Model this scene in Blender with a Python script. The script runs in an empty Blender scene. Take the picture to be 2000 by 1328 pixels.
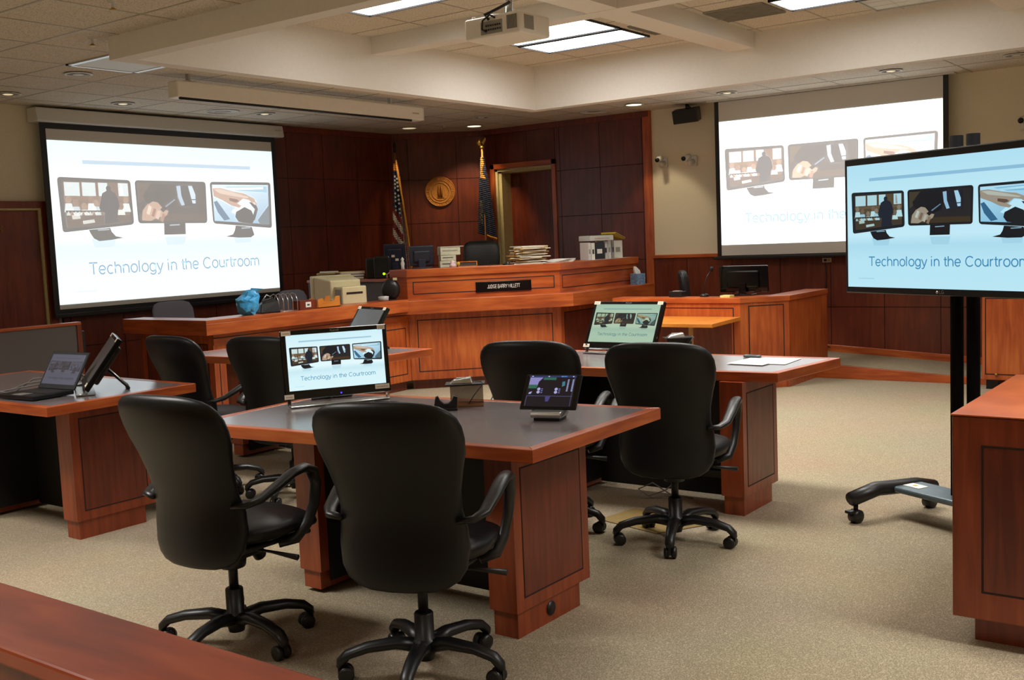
import bpy, bmesh, math, random
from mathutils import Vector, Matrix
random.seed(7)
C = bpy.context.scene.collection
S = bpy.context.scene
PI = math.pi

# ------------------------------------------------------------------ camera
cam_d = bpy.data.cameras.new('camera'); cam = bpy.data.objects.new('camera', cam_d); C.objects.link(cam)
cam_d.sensor_width = 36.0; cam_d.lens = 36.0 * 2079.07 / 2000.0; cam_d.clip_start = 0.05
RM = Matrix(((0.59069883, 0.10064062, -0.80059125), (-0.80577205, 0.02191748, -0.5918201), (-0.0420142, 0.9946815, 0.09404003)))
cam.matrix_world = Matrix.Translation((0, 0, 1.5)) @ RM.to_4x4()
S.camera = cam
# ------------------------------------------------------------------ world, exposure
w = bpy.data.worlds.new('world'); S.world = w; w.use_nodes = True
w.node_tree.nodes['Background'].inputs[0].default_value = (0.9, 0.85, 0.75, 1)
w.node_tree.nodes['Background'].inputs[1].default_value = 0.05
S.view_settings.view_transform = 'Standard'; S.view_settings.look = 'None'
S.view_settings.exposure = 0.2; S.view_settings.gamma = 1.0; S.view_settings.use_curve_mapping = False
# ------------------------------------------------------------------ large lights (fluorescent troffers, recessed cans, unseen fill lamps added)
def area(name, loc, sx, sy, power, col=(1.0, 0.93, 0.80), spread=120, rot=(0, 0, 0)):
    l = bpy.data.lights.new(name, 'AREA'); l.shape = 'RECTANGLE'; l.size = sx; l.size_y = sy
    l.energy = power; l.color = col; l.spread = math.radians(spread)
    o = bpy.data.objects.new(name, l); o.location = loc; o.rotation_euler = rot; C.objects.link(o); return o
WARM = (1.0, 0.98, 0.93)
for (x0, x1, y0, y1, p) in ((5.62, 6.04, 4.40, 5.66, 34), (7.36, 7.92, 4.60, 5.66, 22), (7.97, 8.45, 4.60, 5.67, 22),
                            (7.90, 8.39, 2.05, 3.28, 20), (5.30, 5.90, 2.10, 3.40, 32), (5.30, 5.90, 0.10, 1.40, 13),
                            (7.90, 8.50, 0.10, 1.40, 14)):  # the last few are out of view, added for lighting
    area('troffer_or_fill_lamp', ((x0 + x1) / 2, (y0 + y1) / 2, 3.205), x1 - x0, y1 - y0, p * 1.1, WARM, 116)
for (x, y, p) in ((1.7, 4.3, 44), (1.7, 7.6, 44), (-0.9, 1.2, 36), (-1.2, 5.2, 34), (0.3, -1.6, 40), (3.7, -2.2, 56), (3.9, -0.2, 40)):  # unseen fill lamps, added to brighten the foreground and near ceiling
    area('troffer_or_fill_lamp', (x, y, 2.935), 0.6, 1.2, p, WARM, 118)
def spot(loc, target, power, ang=70, col=(1, .82, .55), blend=.6):
    l = bpy.data.lights.new('ceiling_spot_lamp', 'SPOT'); l.energy = power; l.color = col; l.spot_size = math.radians(ang); l.spot_blend = blend
    l.shadow_soft_size = .05
    o = bpy.data.objects.new('ceiling_spot_lamp', l); o.location = loc
    o.rotation_euler = (Vector(target) - Vector(loc)).to_track_quat('-Z', 'Y').to_euler(); C.objects.link(o)

# ------------------------------------------------------------------ materials
def s2l(c):
    return tuple((v / 12.92 if v <= 0.04045 else ((v + 0.055) / 1.055) ** 2.4) for v in c)
def rgb(r, g, b): return s2l((r / 255, g / 255, b / 255))
MATS = {}
def newmat(name):
    m = bpy.data.materials.new(name); m.use_nodes = True
    nt = m.node_tree; b = nt.nodes['Principled BSDF']; MATS[name] = m
    return m, nt, b
def mat(name, col, rough=0.5, metal=0.0, var=0.08, scale=30.0, bump=0.0, emit=None, estr=0.0, spec=0.5, coat=0.0, trans=0.0, sc=(1, 1, 1)):
    if name in MATS: return MATS[name]
    m, nt, b = newmat(name)
    tc = nt.nodes.new('ShaderNodeTexCoord'); mp = nt.nodes.new('ShaderNodeMapping'); mp.inputs['Scale'].default_value = sc
    nz = nt.nodes.new('ShaderNodeTexNoise'); nz.inputs['Scale'].default_value = scale; nz.inputs['Detail'].default_value = 4
    nt.links.new(tc.outputs['Object'], mp.inputs[0]); nt.links.new(mp.outputs[0], nz.inputs['Vector'])
    cr = nt.nodes.new('ShaderNodeValToRGB')
    a = [max(0, c * (1 - var)) for c in col]; d = [min(1, c * (1 + var)) for c in col]
    cr.color_ramp.elements[0].position = .3; cr.color_ramp.elements[1].position = .7
    cr.color_ramp.elements[0].color = (*a, 1); cr.color_ramp.elements[1].color = (*d, 1)
    nt.links.new(nz.outputs['Fac'], cr.inputs[0]); nt.links.new(cr.outputs[0], b.inputs['Base Color'])
    b.inputs['Roughness'].default_value = rough; b.inputs['Metallic'].default_value = metal
    b.inputs['Specular IOR Level'].default_value = spec; b.inputs['Coat Weight'].default_value = coat
    b.inputs['Transmission Weight'].default_value = trans
    if bump:
        bp = nt.nodes.new('ShaderNodeBump'); bp.inputs['Strength'].default_value = bump; bp.inputs['Distance'].default_value = .004
        nt.links.new(nz.outputs['Fac'], bp.inputs['Height']); nt.links.new(bp.outputs[0], b.inputs['Normal'])
    if emit:
        b.inputs['Emission Color'].default_value = (*emit, 1); b.inputs['Emission Strength'].default_value = estr
    return m
def wood(name, dark, mid, light, sc, rough=0.33, coat=0.15):
    m, nt, b = newmat(name)
    tc = nt.nodes.new('ShaderNodeTexCoord'); mp = nt.nodes.new('ShaderNodeMapping'); mp.inputs['Scale'].default_value = sc
    nt.links.new(tc.outputs['Object'], mp.inputs[0])
    nz = nt.nodes.new('ShaderNodeTexNoise'); nz.inputs['Scale'].default_value = 6; nz.inputs['Detail'].default_value = 8; nz.inputs['Distortion'].default_value = .4
    n2 = nt.nodes.new('ShaderNodeTexNoise'); n2.inputs['Scale'].default_value = 2.2; n2.inputs['Detail'].default_value = 2
    nt.links.new(mp.outputs[0], nz.inputs['Vector']); nt.links.new(tc.outputs['Object'], n2.inputs['Vector'])
    mx = nt.nodes.new('ShaderNodeMath'); mx.operation = 'MULTIPLY_ADD'; mx.inputs[1].default_value = .55
    m3 = nt.nodes.new('ShaderNodeMath'); m3.operation = 'MULTIPLY'; m3.inputs[1].default_value = .45
    nt.links.new(n2.outputs['Fac'], m3.inputs[0]); nt.links.new(nz.outputs['Fac'], mx.inputs[0]); nt.links.new(m3.outputs[0], mx.inputs[2])
    cr = nt.nodes.new('ShaderNodeValToRGB'); e = cr.color_ramp.elements
    e[0].position = .36; e[0].color = (*dark, 1); e[1].position = .64; e[1].color = (*light, 1)
    k = e.new(.5); k.color = (*mid, 1)
    nt.links.new(mx.outputs[0], cr.inputs[0]); nt.links.new(cr.outputs[0], b.inputs['Base Color'])
    b.inputs['Roughness'].default_value = rough; b.inputs['Coat Weight'].default_value = coat; b.inputs['Coat Roughness'].default_value = .25
    bp = nt.nodes.new('ShaderNodeBump'); bp.inputs['Strength'].default_value = .05; bp.inputs['Distance'].default_value = .002
    nt.links.new(nz.outputs['Fac'], bp.inputs['Height']); nt.links.new(bp.outputs[0], b.inputs['Normal'])
    return m
CH = (rgb(148, 64, 28), rgb(176, 84, 36), rgb(196, 104, 48))
cherry_v = wood('cherry_wood_vertical', *CH, (5, 5, .5))
cherry_h = wood('cherry_wood_horizontal', *CH, (.5, .5, 5))
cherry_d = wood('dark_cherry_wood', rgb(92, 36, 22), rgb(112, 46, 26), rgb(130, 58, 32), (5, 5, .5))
cherry_shaded = wood('shaded_cherry_wood', rgb(116, 48, 24), rgb(142, 62, 31), rgb(160, 78, 40), (5, 5, .5))  # cherry tone lowered to carry the shading on pedestals and near cabinet
wallw = wood('wall_panel_wood', rgb(86, 34, 21), rgb(102, 42, 24), rgb(118, 52, 29), (4, 4, .4), .36, .12)
railw = wood('worn_rail_wood', rgb(128, 48, 22), rgb(156, 64, 30), rgb(174, 84, 44), (2.5, .5, 2.5), .34, .3)
shelfw = wood('golden_shelf_wood', rgb(186, 112, 40), rgb(204, 126, 46), rgb(216, 140, 56), (.6, .6, 5))
groove = mat('panel_groove', rgb(38, 18, 14), .7)
cream = mat('cream_wall_paint', rgb(226, 218, 194), .85, var=.03, scale=60, bump=.05)
soffit = mat('soffit_paint', rgb(232, 227, 218), .85, var=.02, scale=40)
gridm = mat('ceiling_grid_metal', rgb(176, 166, 148), .5)
black_leather = mat('black_leather', rgb(17, 18, 20), .42, var=.12, scale=90, bump=.06, spec=.38)
black_plastic = mat('black_plastic', rgb(24, 24, 25), .38, var=.1)
black_gloss = mat('black_gloss_plastic', rgb(10, 10, 11), .12, var=.05)
satin_black = mat('satin_black_metal', rgb(14, 13, 16), .75, var=.05, spec=.08)
dark_metal = mat('dark_metal', rgb(38, 40, 43), .35, .6)
grey_fabric = mat('grey_fabric', rgb(112, 112, 124), .9, var=.12, scale=300, bump=.2)
part_fabric = mat('partition_fabric', rgb(104, 98, 98), .95, var=.1, scale=240, bump=.15)
laminate = mat('grey_laminate', rgb(118, 108, 108), .24, var=.06, scale=14, coat=.6)
laminate.node_tree.nodes['Principled BSDF'].inputs['Coat Roughness'].default_value = .22
shade_black = mat('under_table_shade', rgb(16, 14, 13), .6)  # near-black standing in for the shade beneath the tables
silver = mat('brushed_silver', rgb(196, 196, 192), .3, .9, var=.05, scale=60)
white_plastic = mat('white_plastic', rgb(240, 236, 224), .45, var=.02)
offwhite = mat('white_enamel', rgb(214, 212, 205), .4, var=.02)
beige_plastic = mat('aged_beige_plastic', rgb(216, 206, 164), .5, var=.03)
vent_grey = mat('beige_plastic_vents', rgb(150, 148, 140), .6, var=.1, scale=80, sc=(1, 1, 8))
paper = mat('white_paper', rgb(232, 230, 220), .8, var=.03, scale=20)
manila = mat('manila_folder', rgb(222, 190, 110), .8, var=.05)
cord_m = mat('black_cord', rgb(18, 18, 18), .5)
grey_cord = mat('grey_cord', rgb(110, 106, 102), .5)
sticker = mat('cream_sticker', rgb(236, 222, 200), .7, var=.02)
ink = mat('dark_ink', rgb(60, 58, 60), .7)
pale_ink = mat('pale_print', rgb(196, 180, 160), .7)
lens_m = mat('camera_lens', rgb(18, 16, 20), .15)
brass = mat('brass', rgb(190, 150, 70), .3, .9)
tan_metal = mat('tan_door_frame', rgb(196, 180, 128), .5)
seal_m = mat('gilded_seal', rgb(196, 130, 56), .45, .3, var=.25, scale=60, bump=.6)
seal_d = mat('gilded_seal_relief', rgb(168, 104, 40), .45, .35, var=.2, scale=80, bump=.5)
carpet_black = mat('black_cable_mat', rgb(30, 29, 28), .9)
yellow_m = mat('yellow_tape', rgb(200, 164, 40), .7)
acrylic = mat('bronze_acrylic', rgb(120, 84, 52), .15, var=.05)
acrylic.node_tree.nodes['Principled BSDF'].inputs['Alpha'].default_value = .62
screen_white = mat('matt_screen_fabric', rgb(214, 212, 206), .85, var=.01)
navy = mat('navy_flag_cloth', rgb(20, 26, 50), .7, var=.2, scale=20)
gold_cloth = mat('gold_fringe', rgb(206, 140, 46), .6, var=.2, scale=120, bump=.3)
red_cloth = mat('red_flag_cloth', rgb(120, 26, 32), .7)
white_cloth = mat('white_flag_cloth', rgb(196, 190, 176), .7)
blue_bag = mat('blue_plastic_bag', rgb(70, 175, 240), .3, var=.2, scale=12, bump=.6)
light_tile = mat('off_light_lens', rgb(226, 232, 232), .5, var=.02)
vent_m = mat('grey_air_grille', rgb(150, 144, 132), .7, var=.15, scale=120, sc=(1, .1, 1))
cap_grey = mat('downlight_reflector', rgb(206, 204, 196), .18, .8)
green_led = mat('green_led', rgb(120, 220, 20), .4, emit=rgb(130, 240, 10), estr=3)
blue_led = mat('blue_led', rgb(60, 50, 255), .4, emit=rgb(50, 40, 255), estr=3)
red_led = mat('red_led', rgb(255, 40, 40), .4, emit=rgb(255, 20, 20), estr=6)
lamp_panel = mat('lit_fluorescent_lens', rgb(240, 240, 235), .4, emit=(1, .98, .94), estr=7, var=.02)
lamp_warm = mat('lit_downlight_bulb', rgb(255, 240, 190), .4, emit=(1, .86, .55), estr=2.2)
lamp_dim = mat('dim_downlight_bulb', rgb(240, 226, 180), .4, emit=(1, .82, .5), estr=.55)

# carpet
carpet, nt, b = newmat('loop_carpet')
tc = nt.nodes.new('ShaderNodeTexCoord'); mp = nt.nodes.new('ShaderNodeMapping'); mp.inputs['Scale'].default_value = (1, 1.7, 1); mp.inputs['Rotation'].default_value = (0, 0, .75)
vo = nt.nodes.new('ShaderNodeTexVoronoi'); vo.inputs['Scale'].default_value = 130
nz = nt.nodes.new('ShaderNodeTexNoise'); nz.inputs['Scale'].default_value = 170; nz.inputs['Detail'].default_value = 3
n2 = nt.nodes.new('ShaderNodeTexNoise'); n2.inputs['Scale'].default_value = 1.3; n2.inputs['Detail'].default_value = 3
nt.links.new(tc.outputs['Object'], mp.inputs[0])
for n in (vo, nz): nt.links.new(mp.outputs[0], n.inputs['Vector'])
nt.links.new(tc.outputs['Object'], n2.inputs['Vector'])
cr = nt.nodes.new('ShaderNodeValToRGB'); e = cr.color_ramp.elements
e[0].position = .15; e[0].color = (*rgb(106, 92, 74), 1); e[1].position = .75; e[1].color = (*rgb(186, 171, 144), 1)
mm = nt.nodes.new('ShaderNodeMath'); mm.operation = 'ADD'; md = nt.nodes.new('ShaderNodeMath'); md.operation = 'MULTIPLY'; md.inputs[1].default_value = .5
nt.links.new(vo.outputs['Distance'], mm.inputs[0]); nt.links.new(nz.outputs['Fac'], mm.inputs[1]); nt.links.new(mm.outputs[0], md.inputs[0]); nt.links.new(md.outputs[0], cr.inputs[0])
hx = nt.nodes.new('ShaderNodeMix'); hx.data_type = 'RGBA'; hx.blend_type = 'MULTIPLY'; hx.inputs['Factor'].default_value = .18
nt.links.new(cr.outputs[0], hx.inputs['A']); nt.links.new(n2.outputs['Color'], hx.inputs['B']); nt.links.new(hx.outputs['Result'], b.inputs['Base Color'])
b.inputs['Roughness'].default_value = .95; b.inputs['Specular IOR Level'].default_value = .1
bp = nt.nodes.new('ShaderNodeBump'); bp.inputs['Strength'].default_value = .5; bp.inputs['Distance'].default_value = .004
nt.links.new(vo.outputs['Distance'], bp.inputs['Height']); nt.links.new(bp.outputs[0], b.inputs['Normal'])
# ceiling tile
tile, nt, b = newmat('fissured_ceiling_tile')
tc = nt.nodes.new('ShaderNodeTexCoord'); nz = nt.nodes.new('ShaderNodeTexNoise'); nz.inputs['Scale'].default_value = 95; nz.inputs['Detail'].default_value = 5
nt.links.new(tc.outputs['Object'], nz.inputs['Vector'])
cr = nt.nodes.new('ShaderNodeValToRGB'); e = cr.color_ramp.elements
e[0].position = .36; e[0].color = (*rgb(178, 166, 148), 1); e[1].position = .5; e[1].color = (*rgb(218, 208, 190), 1)
nt.links.new(nz.outputs['Fac'], cr.inputs[0]); nt.links.new(cr.outputs[0], b.inputs['Base Color']); b.inputs['Roughness'].default_value = .95
# slide material factory (self-lit picture, colours stored on the mesh)
def slide_mat(name, gain, tint, base, veil=0):
    m, nt, b = newmat(name)
    at = nt.nodes.new('ShaderNodeAttribute'); at.attribute_name = 'ink'
    mx = nt.nodes.new('ShaderNodeMix'); mx.data_type = 'RGBA'; mx.blend_type = 'MULTIPLY'; mx.inputs['Factor'].default_value = 1
    mx.inputs['B'].default_value = (*tint, 1)
    sc_ = nt.nodes.new('ShaderNodeVectorMath'); sc_.operation = 'SCALE'; sc_.inputs['Scale'].default_value = gain
    ad = nt.nodes.new('ShaderNodeVectorMath'); ad.operation = 'ADD'; ad.inputs[1].default_value = (veil, veil, veil)     # projector black level
    nt.links.new(at.outputs['Color'], mx.inputs['A']); nt.links.new(mx.outputs['Result'], sc_.inputs[0]); nt.links.new(sc_.outputs[0], ad.inputs[0]); nt.links.new(ad.outputs[0], b.inputs['Emission Color'])
    b.inputs['Emission Strength'].default_value = 1
    b.inputs['Base Color'].default_value = (*base, 1); b.inputs['Roughness'].default_value = .8 if base[0] > .2 else .25
    return m

# ------------------------------------------------------------------ mesh helpers
class MB:
    """collects shapes, then links them as one mesh object"""
    def __init__(s): s.v = []; s.f = []; s.mi = []; s.mats = []; s.sm = []
    def m(s, mt):
        if mt not in s.mats: s.mats.append(mt)
        return s.mats.index(mt)
    def add(s, vs, fs, mt, smooth=False, M=None):
        o = len(s.v); k = s.m(mt)
        for p in vs:
            p = Vector(p)
            s.v.append(tuple(M @ p) if M is not None else tuple(p))
        for f in fs: s.f.append(tuple(i + o for i in f)); s.mi.append(k); s.sm.append(smooth)
        return s
    def box(s, a, b, mt, M=None):
        x0, y0, z0 = [min(a[i], b[i]) for i in range(3)]; x1, y1, z1 = [max(a[i], b[i]) for i in range(3)]
        vs = [(x0, y0, z0), (x1, y0, z0), (x1, y1, z0), (x0, y1, z0), (x0, y0, z1), (x1, y0, z1), (x1, y1, z1), (x0, y1, z1)]
        return s.add(vs, [(0, 3, 2, 1), (4, 5, 6, 7), (0, 1, 5, 4), (1, 2, 6, 5), (2, 3, 7, 6), (3, 0, 4, 7)], mt, False, M)
    def prism(s, pts, z0, z1, mt, M=None):
        n = len(pts); ar = sum(pts[i][0] * pts[(i + 1) % n][1] - pts[(i + 1) % n][0] * pts[i][1] for i in range(n))
        if ar < 0: pts = list(reversed(pts))
        vs = [(p[0], p[1], z0) for p in pts] + [(p[0], p[1], z1) for p in pts]
        fs = [tuple(reversed(range(n))), tuple(range(n, 2 * n))] + [(i, (i + 1) % n, n + (i + 1) % n, n + i) for i in range(n)]
        return s.add(vs, fs, mt, False, M)
    def tube(s, path, r, mt, n=8, cap=True, M=None, flat=1.0, closed=False):
        path = [Vector(p) for p in path]; rs = r if isinstance(r, (list, tuple)) else [r] * len(path)
        vs = []; fs = []; up = None; L = len(path)
        for i, p in enumerate(path):
            a = path[i - 1] if (i > 0 or closed) else path[i]; c = path[(i + 1) % L] if (i < L - 1 or closed) else path[i]
            t = (c - a).normalized()
            if up is None:
                up = Vector((0, 0, 1)) if abs(t.z) < .9 else Vector((0, 1, 0))
            sd = t.cross(up).normalized(); up = sd.cross(t).normalized()
            for k in range(n):
                q = 2 * PI * k / n
                vs.append(p + sd * math.cos(q) * rs[i] + up * math.sin(q) * rs[i] * flat)
        R_ = L if closed else L - 1
        for i in range(R_):
            j = (i + 1) % L
            for k in range(n):
                k2 = (k + 1) % n; fs.append((i * n + k, i * n + k2, j * n + k2, j * n + k))
        if cap and not closed: fs.append(tuple(reversed(range(n)))); fs.append(tuple(range((L - 1) * n, L * n)))
        return s.add(vs, fs, mt, True, M)
    def cyl(s, a, b, r, mt, n=20, r2=None, M=None):
        return s.tube([a, b], [r, r if r2 is None else r2], mt, n, True, M)
    def lathe(s, prof, mt, n=28, M=None, c=(0, 0)):
        vs = []; fs = []
        for (r, z) in prof:
            for k in range(n): vs.append((c[0] + r * math.cos(2 * PI * k / n), c[1] + r * math.sin(2 * PI * k / n), z))
        for i in range(len(prof) - 1):
            for k in range(n): fs.append((i * n + k, i * n + (k + 1) % n, (i + 1) * n + (k + 1) % n, (i + 1) * n + k))
        fs.append(tuple(reversed(range(n)))); fs.append(tuple(range((len(prof) - 1) * n, len(prof) * n)))
        return s.add(vs, fs, mt, True, M)
    def loft(s, rings, mt, M=None, smooth=True):
        n = len(rings[0]); vs = [p for r in rings for p in r]; fs = []
        for i in range(len(rings) - 1):
            for k in range(n): fs.append((i * n + k, i * n + (k + 1) % n, (i + 1) * n + (k + 1) % n, (i + 1) * n + k))
        fs.append(tuple(reversed(range(n)))); fs.append(tuple(range((len(rings) - 1) * n, len(rings) * n)))
        return s.add(vs, fs, mt, smooth, M)
    def build(s, name, parent=None, bevel=0.0, seg=2, sub=0, loc=None):
        me = bpy.data.meshes.new(name); me.from_pydata(s.v, [], s.f); me.validate()
        for mt in s.mats: me.materials.append(mt)
        if len(me.polygons) == len(s.mi):
            me.polygons.foreach_set('material_index', s.mi); me.polygons.foreach_set('use_smooth', s.sm)
        bm = bmesh.new(); bm.from_mesh(me); bmesh.ops.recalc_face_normals(bm, faces=bm.faces); bm.to_mesh(me); bm.free()
        o = bpy.data.objects.new(name, me); C.objects.link(o)
        if parent: o.parent = parent
        if loc: o.location = loc
        if bevel:
            md = o.modifiers.new('bevel', 'BEVEL'); md.width = bevel; md.segments = seg; md.limit_method = 'ANGLE'; md.angle_limit = math.radians(40); md.harden_normals = False
        if sub:
            md = o.modifiers.new('sub', 'SUBSURF'); md.levels = sub; md.render_levels = sub
        return o
def tag(o, label, cat, group=None):
    o['label'] = label; o['category'] = cat
    if group: o['group'] = group
    return o
def thing(name, label, cat, loc=(0, 0, 0), rz=0.0, group=None):
    o = bpy.data.objects.new(name, None); o.empty_display_size = .1; C.objects.link(o)
    o.location = loc; o.rotation_euler = (0, 0, rz); return tag(o, label, cat, group)
def struct(o): o['kind'] = 'structure'; return o
def copy_tree(o, parent=None, first=True):
    c = o.copy(); C.objects.link(c)
    if parent: c.parent = parent
    for ch in list(o.children): copy_tree(ch, c, False)
    return c
def ang(deg): return math.radians(deg)
def stroke_text(body, sw=.085):
    """plain grotesque lettering drawn with even strokes; unit width, baseline at 0"""
    def arc(cx, cy, rx, ry, a0, a1, n=18): return [(cx + rx * math.cos(ang(a0 + (a1 - a0) * k / n)), cy + ry * math.sin(ang(a0 + (a1 - a0) * k / n))) for k in range(n + 1)]
    G = {'T': (.60, [[(0, .69), (.56, .69)], [(.28, .69), (.28, 0)]]), 'e': (.56, [arc(.26, .26, .21, .25, 0, 322), [(.05, .26), (.47, .26)]]), 'c': (.51, [arc(.26, .26, .21, .25, 48, 312)]),
         'h': (.56, [[(.07, .72), (.07, 0)], arc(.26, .30, .19, .20, 180, 0) + [(.45, 0)]]), 'n': (.56, [[(.07, .51), (.07, 0)], arc(.26, .30, .19, .20, 180, 0) + [(.45, 0)]]),
         'o': (.56, [arc(.27, .26, .22, .25, 0, 360, 26)]), 'l': (.23, [[(.07, .72), (.07, 0)]]), 'g': (.56, [arc(.26, .26, .21, .25, 0, 360, 24), [(.46, .51), (.46, 0)] + arc(.26, -.02, .20, .16, 0, -160)]),
         'y': (.50, [[(.02, .51), (.24, .0)], [(.46, .51), (.22, -.08), (.15, -.17), (.03, -.17)]]), 'i': (.23, [[(.07, .51), (.07, 0)], [(.07, .72), (.07, .64)]]),
         't': (.29, [[(.12, .66), (.12, .10), (.16, .035), (.27, .03)], [(.01, .48), (.26, .48)]]), 'C': (.72, [arc(.36, .35, .31, .34, 42, 318, 26)]),
         'u': (.56, [[(.07, .51), (.07, .22)] + arc(.26, .22, .19, .19, 180, 360), [(.45, .51), (.45, 0)]]), 'r': (.35, [[(.07, .51), (.07, 0)], arc(.24, .30, .17, .18, 180, 75)]),
         'm': (.84, [[(.07, .51), (.07, 0)], arc(.235, .32, .165, .17, 180, 0) + [(.40, 0)], arc(.565, .32, .165, .17, 180, 0) + [(.73, 0)]]), ' ': (.28, []),
         'J': (.50, [[(.40, .70), (.40, .18)] + arc(.22, .18, .18, .17, 0, -180)]), 'U': (.68, [[(.06, .70), (.06, .24)] + arc(.30, .24, .24, .23, 180, 360) + [(.54, .70)]]), 'D': (.68, [[(.07, 0), (.07, .70), (.28, .70)] + arc(.28, .35, .28, .35, 90, -90) + [(.07, 0)]]),
         'G': (.74, [arc(.36, .35, .31, .34, 42, 350, 26), [(.40, .32), (.67, .32), (.67, .06)]]), 'E': (.62, [[(.54, .70), (.07, .70), (.07, 0), (.55, 0)], [(.07, .36), (.50, .36)]]),
         'B': (.64, [[(.07, 0), (.07, .70), (.32, .70)] + arc(.32, .53, .17, .17, 90, -90) + [(.07, .36)], [(.32, .36)] + arc(.34, .18, .19, .18, 90, -90) + [(.07, 0)]]), 'A': (.64, [[(.01, 0), (.30, .70), (.59, 0)], [(.12, .24), (.48, .24)]]),
         'R': (.68, [[(.07, 0), (.07, .70), (.34, .70)] + arc(.36, .52, .19, .18, 90, -90) + [(.07, .34)], [(.34, .34), (.58, 0)]]), 'Y': (.62, [[(.02, .70), (.30, .30), (.30, 0)], [(.30, .30), (.58, .70)]]),
         'W': (.92, [[(.01, .70), (.22, 0), (.44, .66), (.66, 0), (.87, .70)]]), 'I': (.24, [[(.09, .70), (.09, 0)]]), 'L': (.54, [[(.07, .70), (.07, 0), (.50, 0)]]), 'P': (.62, [[(.07, 0), (.07, .70), (.32, .70)] + arc(.34, .52, .19, .18, 90, -90) + [(.07, .34)]]),
         'N': (.68, [[(.07, 0), (.07, .70), (.54, 0), (.54, .70)]]), 'K': (.64, [[(.07, .70), (.07, 0)], [(.54, .70), (.07, .26)], [(.24, .42), (.58, 0)]])}
    vs = []; fs = []; x = 0
    for ch in body:
        adv, st_ = G[ch]
        for pl in st_:
            pl = [Vector((x + p[0], p[1])) for p in pl]; o = len(vs); n = len(pl)
            for i, p in enumerate(pl):
                d = (pl[min(i + 1, n - 1)] - pl[max(i - 1, 0)]).normalized(); nn = Vector((-d.y, d.x)) * sw / 2
                vs += [tuple(p + nn), tuple(p - nn)]
            for i in range(n - 1): fs.append((o + 2 * i, o + 2 * i + 1, o + 2 * i + 3, o + 2 * i + 2))
        x += adv
    w_ = x - .03
    return [(v[0] / w_, v[1] / w_) for v in vs], fs

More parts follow.
